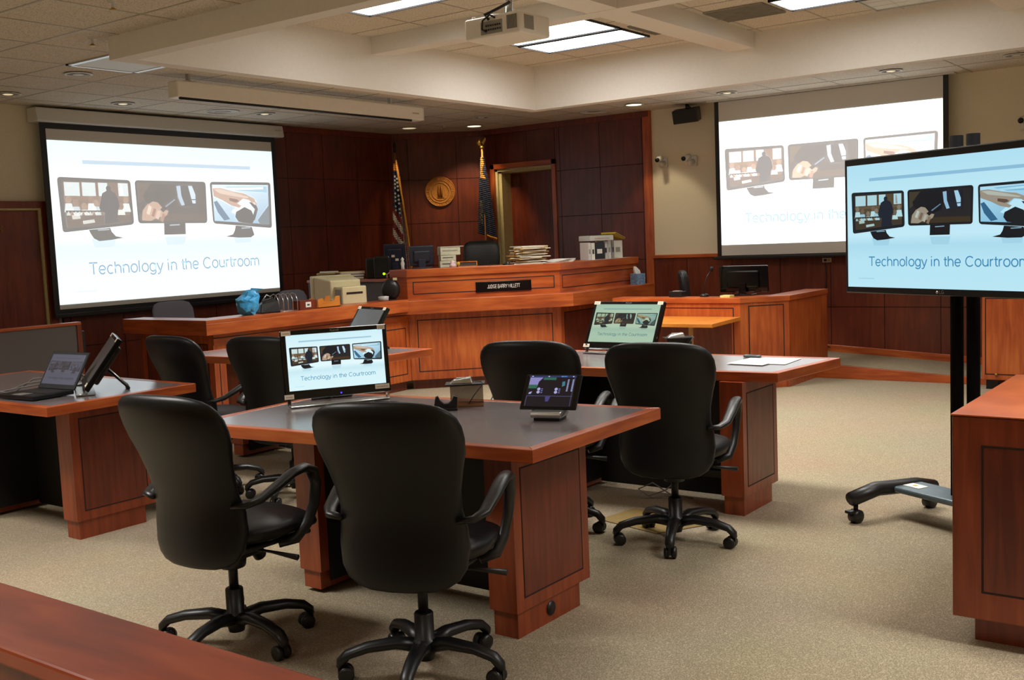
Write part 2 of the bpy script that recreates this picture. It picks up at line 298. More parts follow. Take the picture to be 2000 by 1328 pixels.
# ------------------------------------------------------------------ the slide "Technology in the Courtroom"
def H(h): return tuple(int(h[i:i + 2], 16) / 255 for i in (0, 2, 4))
def slide_shapes():
    L = []
    P = lambda lay, col, pts: L.append((lay, col, pts))
    g = [(0, 'e4f4fa'), (.2, 'f2fafc'), (.58, 'fbfeff'), (.66, 'e0f0f6'), (.78, 'eef9fc'), (1, 'f2fbfd')]
    for i in range(len(g) - 1):
        P(0, [g[i][1], g[i][1], g[i + 1][1], g[i + 1][1]], [(0, g[i][0]), (1, g[i][0]), (1, g[i + 1][0]), (0, g[i + 1][0])])
    P(1, 'b4cde0', [(.127, .113), (.88, .113), (.88, .138), (.127, .138)])
    def rr(x0, y0, x1, y1, x2, y2, x3, y3, r=.014):       # rounded quad
        q = [Vector((x0, y0)), Vector((x1, y1)), Vector((x2, y2)), Vector((x3, y3))]; out = []
        for i in range(4):
            a, b_, c = q[i - 1], q[i], q[(i + 1) % 4]; ra = (a - b_).normalized(); rc = (c - b_).normalized()
            ra.y *= 1.6; rc.y *= 1.6
            for t in (0, .3, .7, 1): 
                pa = b_ + ra * r; pc = b_ + rc * r; m_ = (pa * (1 - t) ** 2 + b_ * 2 * t * (1 - t) + pc * t * t); out.append((m_.x, m_.y))
        return out
    # reflections of the stands
    for cx in (.19, .495, .82): P(1, 'd3e6ee', [(cx - .05, .6), (cx + .05, .6), (cx + .04, .66), (cx - .04, .66)])
    # monitor frames
    P(2, '1c2026', rr(.026, .22, .315, .232, .318, .515, .032, .561))
    P(2, '1a1c22', rr(.333, .231, .652, .231, .648, .515, .336, .510))
    P(2, '1c2026', rr(.672, .231, .982, .225, .976, .560, .676, .517))
    # stands
    P(3, '14161c', [(.132, .546), (.217, .535), (.222, .56), (.238, .59), (.269, .6), (.22, .612), (.17, .618), (.149, .6), (.138, .57)])
    P(3, '14161c', [(.447, .51), (.544, .51), (.542, .588), (.445, .588)])
    P(3, '14161c', [(.786, .535), (.868, .548), (.879, .605), (.86, .622), (.80, .622), (.735, .612), (.77, .597), (.78, .57)])
    for x, y in ((.168, .545), (.472, .522), (.815, .552)): P(4, 'aab4be', [(x, y), (x + .045, y - .003), (x + .045, y + .004), (x, y + .007)])
    # picture 1: advocate before a jury box
    P(3, '6a4a34', [(.046, .247), (.307, .252), (.304, .495), (.05, .53)])
    for a, b_ in ((.05, .108), (.118, .17), (.182, .218), (.262, .302)):
        P(4, 'dfe6e4', [(a, .252), (b_, .253), (b_, .335), (a, .335)])
    P(4, 'b04038', [(.272, .262), (.278, .262), (.282, .33), (.27, .33)])
    P(4, '7c5a40', [(.046, .34), (.305, .34), (.305, .36), (.046, .36)])
    rnd = random.Random(3)
    for i, x in enumerate((.062, .09, .122, .15, .168, .268, .29)):
        y = .36 + .02 * ((i * 7) % 3)
        P(5, '8a6450' if i % 2 else 'a07c64', [(x + .011 * math.cos(t), y + .022 * math.sin(t)) for t in [k * PI / 4 for k in range(8)]])
        P(4, ('e6eae6', 'c8d4d8', 'ecebe0')[i % 3], [(x - .017, y + .075), (x - .012, y + .022), (x + .012, y + .022), (x + .018, y + .075)])
    for i in range(9):
        x = .058 + i * .014
        P(6, ('cfd4cc', '8e6a50', 'dcdcd2')[i % 3], [(x - .007, .455), (x, .43), (x + .008, .455)])
    P(6, '38261e', [(.048, .425), (.2, .425), (.2, .436), (.048, .438)])
    P(5, '50382a', [(.048, .455), (.305, .455), (.304, .497), (.05, .53)])
    P(6, 'd8cfc0', [(.07, .455), (.1, .452), (.103, .475), (.072, .48)]); P(6, 'd9d4c8', [(.11, .49), (.155, .482), (.158, .5), (.112, .51)])
    P(7, '1b2230', [(.214, .272), (.224, .268), (.231, .28), (.229, .3), (.246, .315), (.256, .345), (.262, .4), (.252, .425), (.25, .48), (.256, .5), (.195, .513), (.199, .44), (.184, .43), (.178, .41), (.188, .35), (.194, .318), (.212, .302), (.21, .285)])
    # picture 2: hand holding a gavel
    P(3, '2b2326', [(.343, .250), (.643, .250), (.640, .498), (.346, .494)])
    P(4, '4a3322', [(.346, .45), (.64, .455), (.640, .498), (.346, .494)]); P(4, '503c2c', [(.343, .25), (.40, .25), (.36, .36), (.344, .38)])
    P(5, '16161e', [(.40, .25), (.53, .25), (.50, .40), (.44, .43), (.37, .37), (.36, .33)])
    P(6, 'c49a80', [(.352, .49), (.358, .43), (.378, .39), (.404, .368), (.425, .375), (.437, .398), (.447, .42), (.47, .43), (.463, .455), (.45, .468), (.43, .47), (.41, .48), (.39, .494)])
    for i in range(4):
        x = .385 + i * .019; y = .395 + i * .016
        P(7, ('e8cdb8', '9a6a54', 'deb8a0', 'a87860')[i], [(x - .012, y + .05), (x, y), (x + .012, y + .008), (x, y + .06)])
    P(7, '1e1a20', [(.432, .42), (.50, .345), (.512, .355), (.445, .44)]); P(8, '8492a8', [(.455, .40), (.50, .352), (.503, .357), (.46, .405)])
    P(7, '20222c', [(.51, .265), (.60, .255), (.60, .40), (.525, .40)])
    P(8, 'b9cadc', [(.512, .265), (.53, .262), (.532, .33), (.545, .39), (.53, .395), (.517, .34)])
    P(8, 'd3e2ee', [(.566, .262), (.584, .262), (.597, .32), (.596, .38), (.582, .38), (.575, .33)])
    P(9, '20222c', [(.575, .352), (.6, .35), (.6, .357), (.576, .359)])
    # picture 3: hand over a mouse on a light desk
    P(3, ['e6f2fa', 'cfe4f2', '8eb4cc', 'b8d8ea'], [(.682, .250), (.968, .245), (.962, .530), (.684, .500)])
    P(4, '3e6c8c', [(.684, .37), (.70, .36), (.76, .49), (.73, .50), (.70, .44)]); P(4, '9cc6dc', [(.74, .262), (.96, .255), (.96, .30), (.80, .29)])
    P(4, 'ffffff', [(.76, .27), (.94, .262), (.94, .275), (.78, .286)])
    P(5, '5a6c78', [(.90, .50), (.965, .39), (.962, .53), (.91, .525)]); P(5, 'f0fafd', [(.77, .44), (.83, .35), (.90, .36), (.89, .44), (.82, .47)])
    P(6, 'c69c84', [(.682, .275), (.72, .272), (.78, .295), (.84, .31), (.888, .345), (.902, .385), (.89, .39), (.86, .355), (.83, .345), (.80, .38), (.82, .395), (.81, .41), (.77, .395), (.73, .36), (.685, .33)])
    P(7, 'e4c6b2', [(.69, .283), (.72, .28), (.79, .305), (.86, .335), (.85, .34), (.78, .325), (.72, .31)])
    P(7, '7a5040', [(.76, .34), (.80, .35), (.81, .365), (.79, .375), (.76, .36)])
    P(7, '1a1c20', [(.79, .44), (.835, .405), (.87, .43), (.885, .49), (.87, .525), (.80, .51), (.785, .475)])
    P(6, '2a3038', [(.86, .37), (.892, .372), (.905, .42), (.885, .50), (.872, .49), (.888, .42)])
    # footer smudge and title
    P(1, 'd4e2ea', [(.06, .925), (.15, .925), (.15, .932), (.06, .932)])
    vs, fs = stroke_text('Technology in the Courtroom')
    hs = .775 * 16 / 9
    L.append((2, '4f93b8', ([(.122 + v[0] * .775, .826 - v[1] * hs) for v in vs], fs)))
    return L
_SL = None
def slide(name, wid, gain, tint, base, parent, loc, hgt=None, rot=(0, 0, 0), shapes=None, veil=0, key=None):
    """picture facing local -Y, x centred, z centred"""
    global _SL
    if shapes is None:
        if _SL is None: _SL = slide_shapes()
        shapes = _SL
    hgt = hgt or wid * 9 / 16
    vs = []; fs = []; cols = []
    for lay, col, pts in shapes:
        faces = None
        if isinstance(pts, tuple): pts, faces = pts
        o = len(vs)
        for (u, v) in pts: vs.append(((u - .5) * wid, -lay * .0006 * max(wid, .5), (.5 - v) * hgt))
        if faces is None: faces = [tuple(range(len(pts)))]
        cl = [H(c) for c in col] if isinstance(col, list) else None
        for f in faces:
            fs.append(tuple(i + o for i in f)); cols.append([cl[i] for i in f] if cl else [H(col)] * len(f))
    me = bpy.data.meshes.new(name); me.from_pydata(vs, [], fs)
    at = me.color_attributes.new('ink', 'FLOAT_COLOR', 'CORNER')
    k = 0
    for c in cols:
        for q in c: at.data[k].color = (*s2l(q), 1); k += 1
    me.materials.append(slide_mat(key or name, gain, tint, base, veil))
    o = bpy.data.objects.new(name, me); C.objects.link(o); o.parent = parent; o.location = loc; o.rotation_euler = rot
    return o

# ================================================================== SETTING
HC = 2.95; WX = 11.35; WY = 9.72
fl = struct(MB().box((-3, -4, -.1), (WX + .2, WY + .2, 0), carpet).build('floor'))
# main ceiling around the coffer opening
HX0, HX1, HY0, HY1 = 4.35, 9.10, -.36, 6.34
cb = MB()
cb.box((-3, -4, HC), (HX0, WY + .2, HC + .05), tile); cb.box((HX1, -4, HC), (WX + .3, WY + .2, HC + .05), tile)
cb.box((HX0, HY1, HC), (HX1, WY + .2, HC + .05), tile); cb.box((HX0, -4, HC), (HX1, HY0, HC + .05), tile)
cb.box((HX0 - .1, HY0 - .1, 3.23), (HX1 + .1, HY1 + .1, 3.28), tile)
struct(cb.build('ceiling'))
g = MB(); t_ = .007
for k in range(-12, 14):
    x = 3.42 + .61 * k
    if -3 < x < WX: 
        for (a, b_) in ([(-4, WY)] if not (4.28 < x < 9.2) else [(-4, HY0), (6.41, WY)]): g.box((x - t_, a, HC - .003), (x + t_, b_, HC + .001), gridm)
        if 4.45 < x < 9.05: g.box((x - t_, HY0, 3.227), (x + t_, 6.28, 3.231), gridm)
for k in range(-17, 6):
    y = 6.27 + .61 * k
    if -4 < y < WY:
        for (a, b_) in ([(-3, WX)] if y > 6.42 else [(-3, 4.28), (9.2, WX)]): g.box((a, y - t_, HC - .003), (b_, y + t_, HC + .001), gridm)
        if -.3 < y < 6.25: g.box((4.41, y - .6 * .0 - t_, 3.227), (9.06, y + t_, 3.231), gridm)
struct(g.build('trim_1'))
# drop ring and cross beams of the coffer
rb = MB()
for a, b_ in (((4.285, -.43, 2.80), (4.41, 6.405, 3.24)), ((9.062, -.43, 2.80), (9.19, 6.405, 3.24)),
              ((4.41, 6.28, 2.80), (9.062, 6.405, 3.24)), ((4.41, -.43, 2.80), (9.062, -.30, 3.24))): rb.box(a, b_, soffit)
for a, b_ in (((6.69, -.3, 3.09), (6.86, 6.28, 3.24)), ((4.41, 3.90, 3.092), (9.062, 4.15, 3.24)), ((4.41, 1.60, 3.092), (9.062, 1.85, 3.24))): rb.box(a, b_, soffit)
struct(rb.build('trim_2'))
# walls
struct(MB().box((-3, WY, 0), (WX + .2, WY + .12, HC), cream).build('wall_left'))
wr = MB()
wr.box((WX, -4, 0), (WX + .12, 7.62, HC), cream); wr.box((WX + .1, 8.54, 0), (WX + .14, WY, HC), groove); wr.box((WX + .06, 7.62, 2.42), (WX + .14, 8.54, HC), groove)
struct(wr.build('wall_right'))
struct(MB().box((-3.12, -4, 0), (-3, WY, HC), cream).build('wall_rear'))
struct(MB().box((-3, -4.12, 0), (WX, -4, HC), cream).build('wall_near'))
# wood panelling: a dark backing with raised boards
def panelling(name, p0, p1, ss, zs, thick=.03, side=1):
    p0 = Vector((*p0, 0)); p1 = Vector((*p1, 0)); d = (p1 - p0).normalized(); n = Vector((-d.y, d.x, 0)) * side
    M = Matrix((( d.x, n.x, 0, p0.x), (d.y, n.y, 0, p0.y), (0, 0, 1, 0), (0, 0, 0, 1))); L = (p1 - p0).length
    m = MB(); m.box((0, 0, zs[0]), (L, thick * .6, zs[-1]), groove, M); gq = .0035
    for i in range(len(ss) - 1):
        for j in range(len(zs) - 1):
            m.box((ss[i] + gq, .001, zs[j] + gq), (ss[i + 1] - gq, thick, zs[j + 1] - gq), wallw, M)
    return struct(m.build(name))
ZP = [.02, .625, 1.195, 1.76, 2.335, 2.90]
def seams(a, b, first, step):
    out = [a]; x = first
    while x < b - .02:
        if x > a + .02: out.append(x)
        x += step
    return out + [b]
P1 = (10.62, WY - .001); P2 = (11.42, 8.72); P3 = (WX - .001, 6.22)
# left wall: full height right of the screen, wainscot elsewhere (n points to -Y)
panelling('wall_left_panels', (8.50, WY - .001), P1, [s_ - 8.50 for s_ in seams(8.50, 10.62, 8.76, .585)], ZP, side=-1)
panelling('wall_left_wainscot', (5.76, WY - .001), (8.50, WY - .001), [s_ - 5.76 for s_ in seams(5.76, 8.50, 5.835, .585)], [.02, .625, 1.20], side=-1)
panelling('wall_left_wainscot_near', (-3, WY - .001), (4.62, WY - .001), seams(0, 7.62, .58, .585), [.02, .625, 1.20], side=-1)
lf = math.hypot(P2[0] - P1[0], P2[1] - P1[1])
panelling('wall_corner_panels', P1, P2, [0, .22, .86, lf], ZP, side=-1)
struct(MB().prism([P1, P2, (WX + .3, 8.72), (WX + .3, WY)], 0, HC, groove).build('wall_corner'))
# right wall wood part: around the recessed door, then to the edge
panelling('wall_right_panels', (WX - .001, 7.57), P3, [7.57 - y for y in (7.57, 7.50, 6.912, 6.32, 6.22)], ZP, side=-1)
panelling('wall_right_door_head', (11.41, 8.74), (WX - .001, 7.57), [0, .2, .72, 1.17], [2.47, 2.90], side=-1)
panelling('wall_right_door_side', (11.41, 8.74), (11.40, 8.60), [0, .14], ZP[:-1] + [2.48], side=-1)
panelling('wall_right_wainscot', (WX - .001, 6.22), (WX - .001, -4), [6.22 - y for y in [6.22, 5.764, 5.19, 4.62, 4.05, 3.478, 2.91, 2.335, 1.76, 1.19, .61, .04, -.53, -1.1, -1.7, -2.3, -2.9, -4]], [.02, .627, 1.20], side=-1)
tr = MB()
tr.box((WX - .05, -4, 1.20), (WX, 6.22, 1.24), cherry_h)                          # chair rail
tr.box((WX - .045, 6.20, .02), (WX, 6.30, HC), cherry_v)                             # edge trim of the tall panelling
tr.box((WX - .05, 6.22, 2.88), (WX, 8.7, HC), cherry_d); tr.box((8.5, WY - .05, 2.88), (10.65, WY, HC), cherry_d)
tr.box((5.76, WY - .05, 1.20), (8.5, WY, 1.24), cherry_h)
M_ = Matrix(((( P2[0] - P1[0]) / lf, -(P2[1] - P1[1]) / lf, 0, P1[0]), ((P2[1] - P1[1]) / lf, (P2[0] - P1[0]) / lf, 0, P1[1]), (0, 0, 1, 0), (0, 0, 0, 1)))
tr.box((0, -.05, 2.88), (lf, 0, HC), cherry_d, M_)
struct(tr.build('trim_3', bevel=.004))
# raised floor with ramp along the right wall
rp = MB()
vs = [(10.31, 2.1, 0), (WX, 2.1, 0), (WX, 4.2, 0), (10.31, 4.2, 0), (10.31, 2.1, .028), (WX, 2.1, .028), (WX, 4.2, .15), (10.31, 4.2, .15)]
fsx = [(0, 3, 2, 1), (4, 5, 6, 7), (0, 1, 5, 4), (1, 2, 6, 5), (2, 3, 7, 6), (3, 0, 4, 7)]
rp.add(vs, fsx, carpet); rp.box((10.31, 4.2, 0), (WX, WY, .15), carpet); rp.box((9.3, 6.2, 0), (10.31, WY, .15), carpet)
struct(rp.build('floor_ramp'))
kb = MB()
kb.add([(10.27, 2.1, 0), (10.31, 2.1, 0), (10.31, 4.2, 0), (10.27, 4.2, 0), (10.27, 2.1, .045), (10.31, 2.1, .045), (10.31, 4.2, .165), (10.27, 4.2, .165)], fsx, cherry_h)
kb.box((10.27, 4.2, 0), (10.31, 6.1, .165), cherry_h)
kb.add([(11.31, 2.1, .02), (11.33, 2.1, .02), (11.33, 4.2, .14), (11.31, 4.2, .14), (11.31, 2.1, .10), (11.33, 2.1, .10), (11.33, 4.2, .225), (11.31, 4.2, .225)], fsx, cherry_h)
kb.box((11.31, 4.2, .14), (11.33, 6.2, .225), cherry_h)
struct(kb.build('trim_4', bevel=.003))
# door 1 (far left): wood slab in wood casing
d1 = struct(MB().box((4.72, WY - .035, .01), (5.575, WY + .01, 1.96), cherry_d).build('door_1', bevel=.003))
cs = MB(); cs.box((5.605, WY - .06, 0), (5.70, WY, 2.05), cherry_d); cs.box((4.60, WY - .06, 1.985), (5.605, WY, 2.05), cherry_d); cs.box((4.60, WY - .06, 0), (4.70, WY, 1.985), cherry_d)
struct(cs.build('trim_5', bevel=.004))
st = MB(); st.box((5.58, WY - .05, 0), (5.605, WY, 1.985), tan_metal); st.box((4.70, WY - .05, 1.965), (5.58, WY, 1.985), tan_metal)
struct(st.build('trim_6'))
hd = MB(); hd.cyl((5.21, WY - .05, 1.82), (5.21, WY - .034, 1.82), .008, brass); hd.cyl((5.21, WY - .05, 1.775), (5.21, WY - .034, 1.775), .008, brass); hd.build('door_viewer', d1)
# door 2 (behind the bench): recessed doorway with tan metal frame
dd = struct(MB().box((11.56, 7.66, .15), (11.60, 8.50, 2.38), cherry_d).build('door_2'))
dh = MB(); dh.cyl((11.53, 7.75, 1.1), (11.56, 7.75, 1.1), .03, brass); dh.tube([(11.53, 7.75, 1.1), (11.50, 7.75, 1.1), (11.50, 7.86, 1.1)], .01, brass); dh.build('door_handle', dd)
fr = MB()
fr.box((11.36, 8.455, .15), (11.60, 8.53, 2.40), tan_metal); fr.box((11.36, 7.63, .15), (11.60, 7.66, 2.40), tan_metal); fr.box((11.36, 7.63, 2.37), (11.60, 8.53, 2.42), tan_metal)
fr.box((11.33, 8.50, .15), (11.37, 8.535, 2.425), tan_metal); fr.box((11.33, 7.625, 2.39), (11.37, 8.535, 2.425), tan_metal)
struct(fr.build('trim_7', bevel=.003))
cs = MB(); cs.box((11.30, 8.535, .15), (11.345, 8.60, 2.49), cherry_v); cs.box((11.30, 7.565, .15), (11.345, 7.625, 2.49), cherry_v); cs.box((11.30, 7.565, 2.425), (11.345, 8.60, 2.49), cherry_h)
struct(cs.build('trim_8', bevel=.004))
struct(MB().box((11.62, 7.3, 0), (11.72, 8.8, HC), groove).build('wall_recess'))

# ================================================================== CEILING THINGS
def troffer(x0, x1, y0, y1, label, m=None, z=3.228, tilt=0, cells=6):
    t = thing('ceiling_light', label, 'ceiling light', ((x0 + x1) / 2, (y0 + y1) / 2, z), 0, None)
    w_, l_ = (x1 - x0) / 2, (y1 - y0) / 2
    f = MB()
    for a, b_ in (((-w_, -l_, -.016), (w_, -l_ + .014, .02)), ((-w_, l_ - .014, -.016), (w_, l_, .02)), ((-w_, -l_, -.016), (-w_ + .014, l_, .02)), ((w_ - .014, -l_, -.016), (w_, l_, .02))): f.box(a, b_, dark_metal if m is None else silver)
    f.build('frame', t)
    MB().box((-w_ + .014, -l_ + .014, -.004), (w_ - .014, l_ - .014, .004), m or lamp_panel).build('diffuser', t)
    lv = MB()
    for k in range(1, 3): lv.box((-w_ + 2 * w_ * k / 3 - .001, -l_ + .014, -.007), (-w_ + 2 * w_ * k / 3 + .001, l_ - .014, -.005), offwhite)
    for k in range(1, cells): lv.box((-w_ + .014, -l_ + 2 * l_ * k / cells - .001, -.007), (w_ - .014, -l_ + 2 * l_ * k / cells + .001, -.005), offwhite)
    lv.build('louvre', t)
    return t
troffer(5.62, 6.045, 4.40, 5.675, 'lit fluorescent ceiling light left of the projector, nearest the left end of the coffer')
troffer(7.35, 7.93, 4.60, 5.66, 'lit fluorescent ceiling light just behind the projector, the one partly hidden by it')
troffer(7.965, 8.46, 4.61, 5.68, 'lit fluorescent ceiling light right beside the projector, with its whole near end in view')
troffer(7.90, 8.39, 2.03, 3.285, 'lit fluorescent ceiling light beside the large grey air grille, cut by the top edge')
troffer(8.42, 8.93, 1.60, 2.79, 'pale blue-green unlit ceiling light panel at the top edge, right of the lit ones', light_tile)
def grille(x0, x1, y0, y1, label):
    t = thing('air_grille', label, 'air vent', ((x0 + x1) / 2, (y0 + y1) / 2, 3.226)); a, b_ = (x1 - x0) / 2, (y1 - y0) / 2
    MB().box((-a, -b_, -.006), (a, b_, .002), vent_m).build('backing', t)
    m = MB(); k = -a + .02
    while k < a: m.box((k, -b_, -.012), (k + .006, b_, -.006), vent_m); k += .03
    m.build('slat', t)
grille(7.94, 8.44, 4.16, 4.54, 'small grey air grille between the paired lights and the crossing beam')
grille(7.92, 8.40, 3.34, 3.84, 'larger grey air grille right of the crossing beams')
# off square panel light behind the ring corner
t = thing('ceiling_light', 'unlit white square ceiling light half hidden behind the left corner of the dropped soffit', 'ceiling light', (4.93, 7.18, 2.948))
MB().box((-.26, -.20, -.006), (.26, .27, .002), light_tile).build('diffuser', t)
m = MB(); m.box((-.30, -.3, -.01), (-.26, .3, .002), silver); m.box((.26, -.3, -.01), (.30, .3, .002), silver); m.box((-.3, .27, -.01), (.3, .3, .002), silver); m.box((-.3, -.3, -.01), (.3, -.27, .002), black_plastic); m.build('frame', t)
# downlights
def downlight(x, y, lit, label, r=.095, emit_m=None):
    t = thing('downlight', label, 'downlight', (x, y, HC - .002), 0, None)
    MB().lathe([(r, -.001), (r + .014, -.005), (r + .014, -.009), (r - .006, -.011), (r - .006, -.004)], offwhite).build('trim_ring', t)
    MB().lathe([(r - .008, -.009), (r * .75, -.007), (r * .5, -.006)], cap_grey if not lit else emit_m or lamp_warm).build('reflector', t)
    b_ = MB(); b_.lathe([(r * .5, -.0075), (r * .35, -.012), (.004, -.016)], (emit_m or lamp_warm) if lit else lamp_dim if lit is None else offwhite, 16); b_.build('bulb', t)
for a in ((4.923, 7.788, False, 'unlit round downlight below the square light, left of the hanging screen case'),
          (5.042, 9.069, None, 'yellowish downlight at the left edge of the picture above the door'),
          (6.163, 9.048, None, 'dim downlight above the left end of the left projection screen'),
          (7.778, 8.901, None, 'dim downlight between the round ceiling disc and the hanging screen case'),
          (10.078, 7.762, False, 'unlit downlight just above the brightly lit one near the flag with the eagle'),
          (10.601, 4.879, None, 'dim downlight above the left edge of the right projection screen'),
          (10.498, 3.146, None, 'dim downlight over the middle of the right projection screen'),
          (10.494, 2.046, False, 'unlit downlight at the right edge of the picture')): downlight(*a)
downlight(10.198, 9.003, True, 'lit downlight over the striped flag', emit_m=lamp_dim)
downlight(10.747, 8.397, True, 'brightly lit downlight over the dark blue flag')
downlight(9.565, 8.334, True, 'small lit downlight at the right tip of the hanging screen case', .06)
downlight(10.61, 6.01, True, 'lit downlight over the right end of the tall wood panelling')
spot((10.747, 8.397, 2.92), (11.15, 8.8, 1.6), 55, 80); spot((10.198, 9.003, 2.92), (10.6, 9.3, 1.4), 18, 70)
spot((10.61, 6.01, 2.92), (11.3, 6.0, 0.9), 26, 62, blend=.35); spot((10.55, 7.2, 2.92), (9.6, 6.4, 0.9), 30, 80)  # last spot aims at the bench; no downlight is modelled there
for (x, y, r, lb) in ((7.311, 9.01, .16, 'round white ceiling speaker above the left projection screen'), (10.792, 6.648, .15, 'round grey ceiling speaker above the tall wood panelling')):
    t = thing('ceiling_speaker', lb, 'speaker', (x, y, HC - .002))
    MB().lathe([(r + .01, 0), (r + .01, -.006), (r, -.008), (r, -.004)], offwhite).build('rim', t)
    MB().lathe([(r, -.003), (.01, -.005)], gridm).build('grille', t)
def sprinkler(x, y, lb, z=HC):
    t = thing('sprinkler_head', lb, 'sprinkler', (x, y, z))
    MB().lathe([(.03, 0), (.03, -.004), (.01, -.006), (.01, -.035)], offwhite, 12).build('escutcheon', t)
    MB().lathe([(.006, -.035), (.022, -.045), (.022, -.048)], brass, 10).build('deflector', t)
sprinkler(3.723, 5.491, 'sprinkler head at the top edge of the picture, far left ceiling')
sprinkler(4.23, 6.50, 'sprinkler head beside the left corner of the dropped soffit')
sprinkler(10.362, 8.571, 'sprinkler head on the ceiling between the two flags')

# projector
t = thing('projector', 'white ceiling mounted projector with black cable', 'projector', (5.70, 4.145, 2.785), ang(0))
# body box in world-aligned axes: long side along Y
def projector(t):
    b_ = MB(); b_.box((-.17, -.22, 0), (.17, .22, .135), white_plastic); b_.build('body', t, bevel=.016, seg=3)
    g_ = MB()
    for k in range(9): g_.box((-.176, -.20 + k * .009, .03), (-.168, -.196 + k * .009, .115), vent_grey)
    g_.build('vent', t)
    g2 = MB(); g2.box((-.12, -.223, .03), (-.02, -.217, .115), vent_grey); g2.build('filter_door', t)
    p = MB(); p.box((-.173, -.085, .02), (-.169, .085, .10), vent_grey)
    for k in range(7):
        p.cyl((-.173, -.07 + k * .018, .045), (-.178, -.07 + k * .018, .045), .006, black_plastic, 8); p.cyl((-.173, -.07 + k * .018, .07), (-.178, -.07 + k * .018, .07), .006, black_plastic, 8)
    p.build('connector_panel', t)
    c_ = MB(); c_.tube([(-.17, -.03, .115), (-.20, -.01, .13), (-.21, .04, .10), (-.20, .055, .05), (-.176, .04, .035)], .007, cord_m, 8)
    c_.tube([(-.17, .02, .11), (-.20, .03, .135), (-.12, -.02, .18), (-.02, -.04, .23)], .010, cord_m, 8); c_.build('cable', t)
    mt_ = MB(); mt_.box((-.07, -.10, .14), (.07, .06, .152), silver); mt_.cyl((0, -.02, .15), (0, -.02, .443), .024, silver)
    for a in ((-.1, -.1), (.1, -.1), (-.1, .08), (.1, .08)): mt_.tube([(0, -.02, .16), (a[0], a[1], .15), (a[0], a[1], .135)], .009, silver)
    mt_.lathe([(.06, .427), (.06, .440), (.03, .443)], silver, 16, None, (0, -.02)); mt_.build('mount', t)
    f_ = MB(); f_.cyl((-.13, .17, .135), (-.13, .17, .152), .012, white_plastic, 12); f_.cyl((-.13, -.17, .135), (-.13, -.17, .152), .012, white_plastic, 12); f_.build('foot', t)
projector(t)

# hanging retracted screen case
t = thing('screen_case', 'long white retracted screen case hanging from the ceiling over the left side', 'screen case', (6.95, 7.31, 2.75))
MB().box((-1.5, -.055, .0), (1.5, .075, .135), white_plastic).build('case', t, bevel=.012)
MB().tube([(-1.48, -.045, -.006), (1.32, -.045, -.006)], .011, black_plastic, 10).build('slat_bar', t)
m = MB()
for x in (-1.36, 1.05): m.box((x, -.02, .135), (x + .02, .02, .20), silver); m.box((x - .05, -.03, .135), (x + .07, .03, .142), silver)
m.build('bracket', t); MB().box((1.498, -.05, .005), (1.515, .07, .13), offwhite).build('end_cap', t)
MB().box((1.33, -.0565, .06), (1.43, -.055, .075), pale_ink).build('maker_plate', t)

# ================================================================== PROJECTION SCREENS
def border(m, w_, z0, z1, bw, y0, y1, mt, top=.1, bot=.06):
    m.box((-w_ - bw, y0, z0 - bot), (-w_, y1, z1 + top), mt); m.box((w_, y0, z0 - bot), (w_ + bw, y1, z1 + top), mt)
    m.box((-w_, y0, z1), (w_, y1, z1 + top), mt); m.box((-w_, y0, z0 - bot), (w_, y1, z0), mt)
LX = (5.676 + 8.452) / 2; LW = (8.452 - 5.676) / 2
t = thing('projection_screen', 'left projection screen showing the slide in full, beside the flag end of the bench', 'projection screen', (LX, 9.60, 0))
MB().box((-LW, -.001, 1.008), (LW, .003, 2.735), screen_white).build('screen_fabric', t)
m = MB(); border(m, LW, 1.008, 2.735, .055, -.004, .006, black_plastic, .07, .04); m.build('black_border', t)
MB().box((-LW - .06, -.02, .925), (LW + .06, .02, .968), black_plastic).build('weight_bar', t, bevel=.008)
m = MB(); m.prism([(-.07, 2.80), (-.05, 2.925), (.11, 2.925), (.11, 2.79), (-.05, 2.79)], -LW - .11, LW + .15, offwhite, Matrix(((0, 0, 1, 0), (1, 0, 0, 0), (0, 1, 0, 0), (0, 0, 0, 1)))); m.build('case', t, bevel=.008)
MB().box((LW + .02, -.073, 2.862), (LW + .10, -.068, 2.874), pale_ink).build('maker_plate', t)
slide('slide_picture', 2.772, .74, (.93, 1.0, 1.04), (.60, .60, .58), t, (0, -.004, (2.628 + 1.053) / 2), hgt=2.628 - 1.053, veil=.17, key='left_projected_slide')
RY = (5.263 + 2.850) / 2; RW = (5.263 - 2.850) / 2
t = thing('projection_screen', 'right projection screen, washed out, partly hidden behind the wheeled television', 'projection screen', (11.2, RY, 0), ang(-90))
# local +x points to world -Y, local -y points to world -X
MB().box((-RW, -.001, 1.215), (RW, .003, 2.932), screen_white).build('screen_fabric', t)
m = MB(); m.box((-RW - .05, -.004, 1.17), (-RW, .006, 2.935), black_plastic); m.box((RW, -.004, 1.17), (RW + .05, .006, 2.935), black_plastic); m.box((-RW, -.004, 1.19), (RW, .006, 1.215), black_plastic); m.build('black_border', t)
MB().box((-RW - .10, -.02, 1.172), (RW + .10, .02, 1.205), black_plastic).build('weight_bar', t, bevel=.008)
MB().box((-RW - .12, -.06, 2.936), (RW + .12, .06, 2.96), offwhite).build('ceiling_slot', t)
slide('slide_picture', 2 * RW - .006, 1.15, (.98, 1.0, 1.0), (.60, .60, .58), t, (0, -.004, (2.712 + 1.335) / 2), hgt=2.712 - 1.335, veil=.27, key='right_projected_slide')

